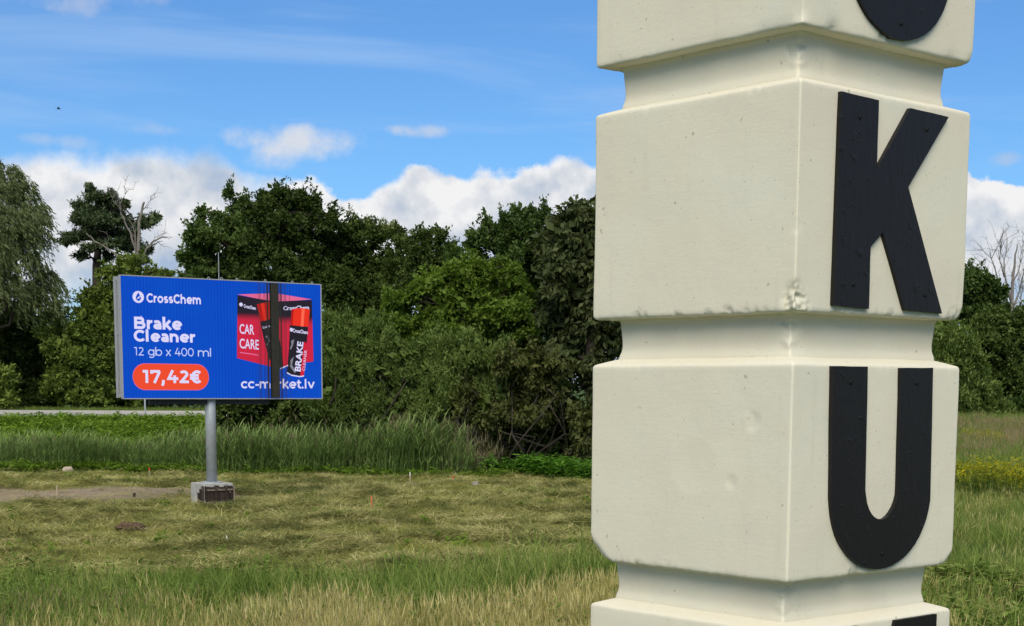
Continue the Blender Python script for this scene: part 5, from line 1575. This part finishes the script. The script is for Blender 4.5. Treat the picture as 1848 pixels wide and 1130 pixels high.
rus_keep = lambda x, y: seen(x, y) & (y < fore_edge(x) - 3.0) & (y > 15) & (g_rng.random(len(x)) < 0.55 * sst(1.5, -2.5, x) * sst(0.35, 0.6, pn(x, y, 1.6, 5.0)) + 0.02)
scatter('russet_grass', 'reddish brown seeding grass mixed into the front edge', 'grass', area_pts(3200, -12, 4, 15, 25, g_rng, rus_keep), rp_, (0.5, 0.85), 0.14, 5)
bank = area_pts(9000, -14, 14, 4, 17, g_rng, lambda x, y: (np.hypot(x - PC[0], y - PC[1]) > 0.7))
scatter('bank_grass', 'grass on the bank where the pillar stands', 'grass', bank, [gp_[0].copy(), gp_[1].copy(), dp_[0].copy()], (0.5, 0.9), 0.12, 6)

# reeds
reeds = []
for k in range(7):
    s_, p_ = reed_plant(rv(1.25, 1.75), k % 7 == 0)
    reeds.append(two_mat('reed_plant', s_, p_, M['reed'], M['reed_dry']))
def reed_x(px, Y=55): return at(px, 700, Y)[0]
reed_keep = lambda x, y: (y > 53.2 + 0.35 * np.sin(x * 0.8) + 0.3 * np.sin(x * 2.1) + 2.4 * sst(-7, -15, x)) & (y < 57.4 + 2 * sst(-7, -15, x)) & (x < reed_x(850)) & (x > -26)
scatter('reed_bed', 'dense bed of tall green reeds behind the mown field', 'reeds', area_pts(17000, -26, 0, 53, 60, g_rng, reed_keep), reeds, (0.68, 1.10), 0.10, 7, yaw=(0.0, 0.8), size=lambda x, y: (0.68 + 0.36 * sst(-14, -4, x)) * (0.84 + 0.32 * pn(x, y, 1.1, 0.7)) * (1 - 0.45 * sst(-2.6, -1.2, x)))
plumes = []
for k in range(4):
    s_, p_ = reed_plant(rv(1.7, 2.1), True)
    plumes.append(two_mat('plumed_reed', s_, p_, M['reed'], M['reed_dry']))
pl_keep = lambda x, y: g_rng.random(len(x)) < sst(reed_x(640), reed_x(760), x) * 0.95 + 0.04
scatter('plumed_reeds', 'taller reeds with pale brown plumes right of the billboard', 'reeds', area_pts(1500, -10, reed_x(846), 54.5, 57.0, g_rng, pl_keep), plumes, (0.66, 0.95), 0.09, 8, yaw=(0.0, 0.6))
drys = [proto('dry_reed', blades_mesh('dry_reed', seeded_tuft(5, 0.8, 1.8, 0.2)), M['reed_dry']) for _ in range(3)]
scatter('dry_reeds', 'dry greyish reed stalks at the right end of the reed bed', 'reeds', area_pts(150, reed_x(780), reed_x(900), 53.2, 56.0, g_rng), drys, (0.5, 1.1), 0.2, 9)
low = [proto('low_weed', blades_mesh('low_weed', leafy(5, 0.12, 0.32, 0.12, 0.12)), M['lush']) for _ in range(4)]
scatter('reed_foot_weeds', 'low green weeds along the foot of the reeds', 'weeds', area_pts(6000, -24, 1.0, 52.5, 56.4, g_rng, lambda x, y: (y > far_edge(x) - 0.3) & (y < far_edge(x) + 1.0) & (g_rng.random(len(x)) < 0.35 + 0.65 * sst(-8, -14, x))), low, (0.7, 1.2), 0.15, 10)

# slope up to the road
lush = [proto('lush_weed', blades_mesh('lush_weed', leafy(6, 0.20, 0.50, 0.20, 0.2)), M['lush']) for _ in range(4)]
sg = [proto('slope_tuft', blades_mesh('slope_tuft', stand_tuft(22, 0.25, 0.6, 0.014, 0.030, 0.22, 0.4, 0.9)), M['lush']) for _ in range(4)]
slope_keep = lambda x, y: (y < 88.3 + 0.02 * (x + 20))
scatter('slope_weeds', 'lush bright green weeds on the slope below the road', 'weeds', area_pts(6000, -38, -10, 57.5, 80.0, g_rng, slope_keep), lush, (0.7, 1.4), 0.15, 11)
scatter('slope_grass', 'fresh green grass on the slope below the road', 'grass', area_pts(14000, -38, -10, 57.5, 83.0, g_rng, slope_keep), sg, (0.6, 1.1), 0.12, 12)
scatter('road_verge', 'short grass verge on the near side of the road', 'grass', area_pts(5000, -42, -10, 83.5, 88.2, g_rng, slope_keep), [sg[2].copy()], (0.10, 0.22), 0.12, 23)
scatter('verge_grass', 'grass verge on the far side of the road', 'grass', area_pts(3500, -50, -14, 96.2, 101, g_rng), [gp_[2].copy()], (0.25, 0.5), 0.12, 13)

# nettles by the thicket
net = [proto('nettle', blades_mesh('nettle', leafy(5, 0.35, 0.75, 0.17, 0.15, 14)), M['leaf_nettle']) for _ in range(4)]
n_keep = lambda x, y: (y > 53.4 - 3.2 * sst(-0.8, 3.0, x)) & (y < 54.0 - 1.2 * sst(0.6, 3.0, x))
scatter('nettle_patch', 'bright green nettle patch before the dim thicket', 'nettles', area_pts(2200, -1.2, 6.5, 49.5, 54, g_rng, n_keep), net, (0.6, 1.1), 0.15, 14)

# meadow on the right
mx0 = lambda y: 0.235 * y - 0.5
m_keep = lambda x, y: (x > np.where(y > 50, 5.0, 4.2)) & seen(x, y)
scatter('meadow_grass', 'long green grass of the meadow right of the pillar', 'grass', area_pts(8000, 3.5, 20, 15, 50, g_rng, m_keep), [p.copy() for p in gp_], (0.4, 0.95), 0.2, 15)
scatter('meadow_dry_grass', 'straw coloured grass mixed into the right hand meadow', 'grass', area_pts(3200, 3.5, 20, 17, 50, g_rng, lambda x, y: m_keep(x, y) & (g_rng.random(len(x)) < sst(0.4, 0.6, pn(x, y, 1.0, 2.5)) * 0.8 + 0.1)), [p.copy() for p in dp_[:3]], (0.45, 0.85), 0.2, 24)
scatter('meadow_far_grass', 'far green and straw grass of the right hand meadow', 'grass', area_pts(15000, 5, 48, 50, 112, g_rng, m_keep), [p.copy() for p in sp_[:0]] + [proto('meadow_tuft', blades_mesh('meadow_tuft', stand_tuft(24, 0.3, 0.7, 0.014, 0.028, 0.2, 0.4, 0.9)), M['grass']) for _ in range(3)], (0.6, 1.5), 0.12, 16)
mr_keep = lambda x, y: m_keep(x, y) & (g_rng.random(len(x)) < sst(58, 68, y) * sst(104, 92, y) * (0.10 + 0.75 * sst(0.40, 0.62, pn(x, y, 0.45, 1.0))) + 0.04)
scatter('meadow_russet_grass', 'reddish dry grass in the far part of the right meadow', 'grass', area_pts(6500, 8, 44, 45, 108, g_rng, mr_keep), [proto('meadow_dry', blades_mesh('meadow_dry', seeded_tuft(22, 0.6, 0.95, 0.22)), M['russet']) for _ in range(3)], (0.8, 1.2), 0.1, 17)
gold = []
for k in range(4):
    s_, p_ = goldenrod()
    gold.append(two_mat('goldenrod', s_, p_, M['grass'], M['gold']))
def patch(px, py, wpx, ypm, n, name, label, seed):
    c = ground(px, py)
    rx_ = wpx * c[1] / F_PX / 2
    q = g_rng.normal(size=(n, 2)) * np.array([rx_ * 0.55, ypm * 0.5])
    x = c[0] + q[:, 0]; y = c[1] + q[:, 1]
    scatter(name, label, 'goldenrod', np.stack([x, y, height(x, y)], 1), gold if seed == 18 else [p.copy() for p in gold], (0.65, 1.3) if seed != 19 else (0.5, 0.85), 0.14, seed)
patch(1790, 902, 170, 2.6, 330, 'goldenrod_patch', 'large patch of yellow goldenrod right of the pillar', 18)
patch(1784, 803, 62, 3.0, 240, 'goldenrod_patch', 'small bright goldenrod patch farther back in the meadow', 19)
patch(1868, 908, 80, 2.0, 120, 'goldenrod_patch', 'goldenrod clump cut by the right edge', 20)
scatter('meadow_weeds', 'broad leaved weeds at the lower right corner', 'weeds', area_pts(900, 4, 12, 16, 24, g_rng, m_keep), [proto('meadow_weed', blades_mesh('meadow_weed', leafy(5, 0.15, 0.4, 0.14, 0.14)), M['grass']) for _ in range(3)], (0.7, 1.2), 0.15, 21)

scatter('field_weeds', 'small green weeds regrowing in the mown field', 'weeds', area_pts(600, -20, 5, 24, 53, g_rng, lambda x, y: hay_keep(x, y) & (g_rng.random(len(x)) < 0.15 + 0.85 * sst(0.5, 0.7, pn(x, y, 0.7, 6.0)))), [p.copy() for p in low[:2]], (0.45, 0.9), 0.15, 25)
scatter('front_weeds', 'broad leaved weeds among the tall grass in front', 'weeds', area_pts(420, -9, 4, 17.5, 24.5, g_rng, seen), [proto('front_weed', blades_mesh('front_weed', leafy(3, 0.2, 0.5, 0.13, 0.10)), M['grass']) for _ in range(3)], (0.6, 1.1), 0.15, 26)
# a seeding dock and a few russet stalks in the front grass
M['dock'] = plain('dock_seed', (0.085, 0.05, 0.03), 0.9, 0.1, var=0.4, scale=30)
def dock(px, py, hpx, label, seed):
    rng = np.random.default_rng(seed)
    g0 = ground(px, py)
    h = hpx * g0[1] / F_PX
    root = empty('dock_plant', g0)
    mb = MB(); ch = []
    for k in range(4):
        e = np.array([rng.normal() * 0.10, rng.normal() * 0.08, h * rng.uniform(0.75, 1.0)])
        q = limb(mb, (0, 0, -0.03), e, 0.007, 0.003, rng, 6, 0.03, 4)
        n = 90
        t = rng.uniform(0.45, 1.0, n)
        P = np.array([q[0] * (1 - s_) + np.array(q[-1]) * s_ for s_ in t]) + rng.normal(size=(n, 3)) * np.array([0.018, 0.018, 0.012])
        ch.append(leaf_quads(P, sphere_dirs(n, rng), sphere_dirs(n, rng), 0.022, 0.016))
    mb.build('stalk', M['dock'], root, fix=False)
    link('seed_heads', quads_mesh('seed_heads', ch), M['dock'], root)['kind'] = 'stuff'
    tag(root, label, 'plant', 'seeding docks in the front grass')
dock(345, 1128, 56, 'dark brown seeding dock in the front grass at left', 1)
dock(822, 1122, 48, 'brown seeding dock in the front grass near the middle', 2)
dock(1052, 1080, 62, 'rust brown seeding dock in the grass beside the pillar', 3)
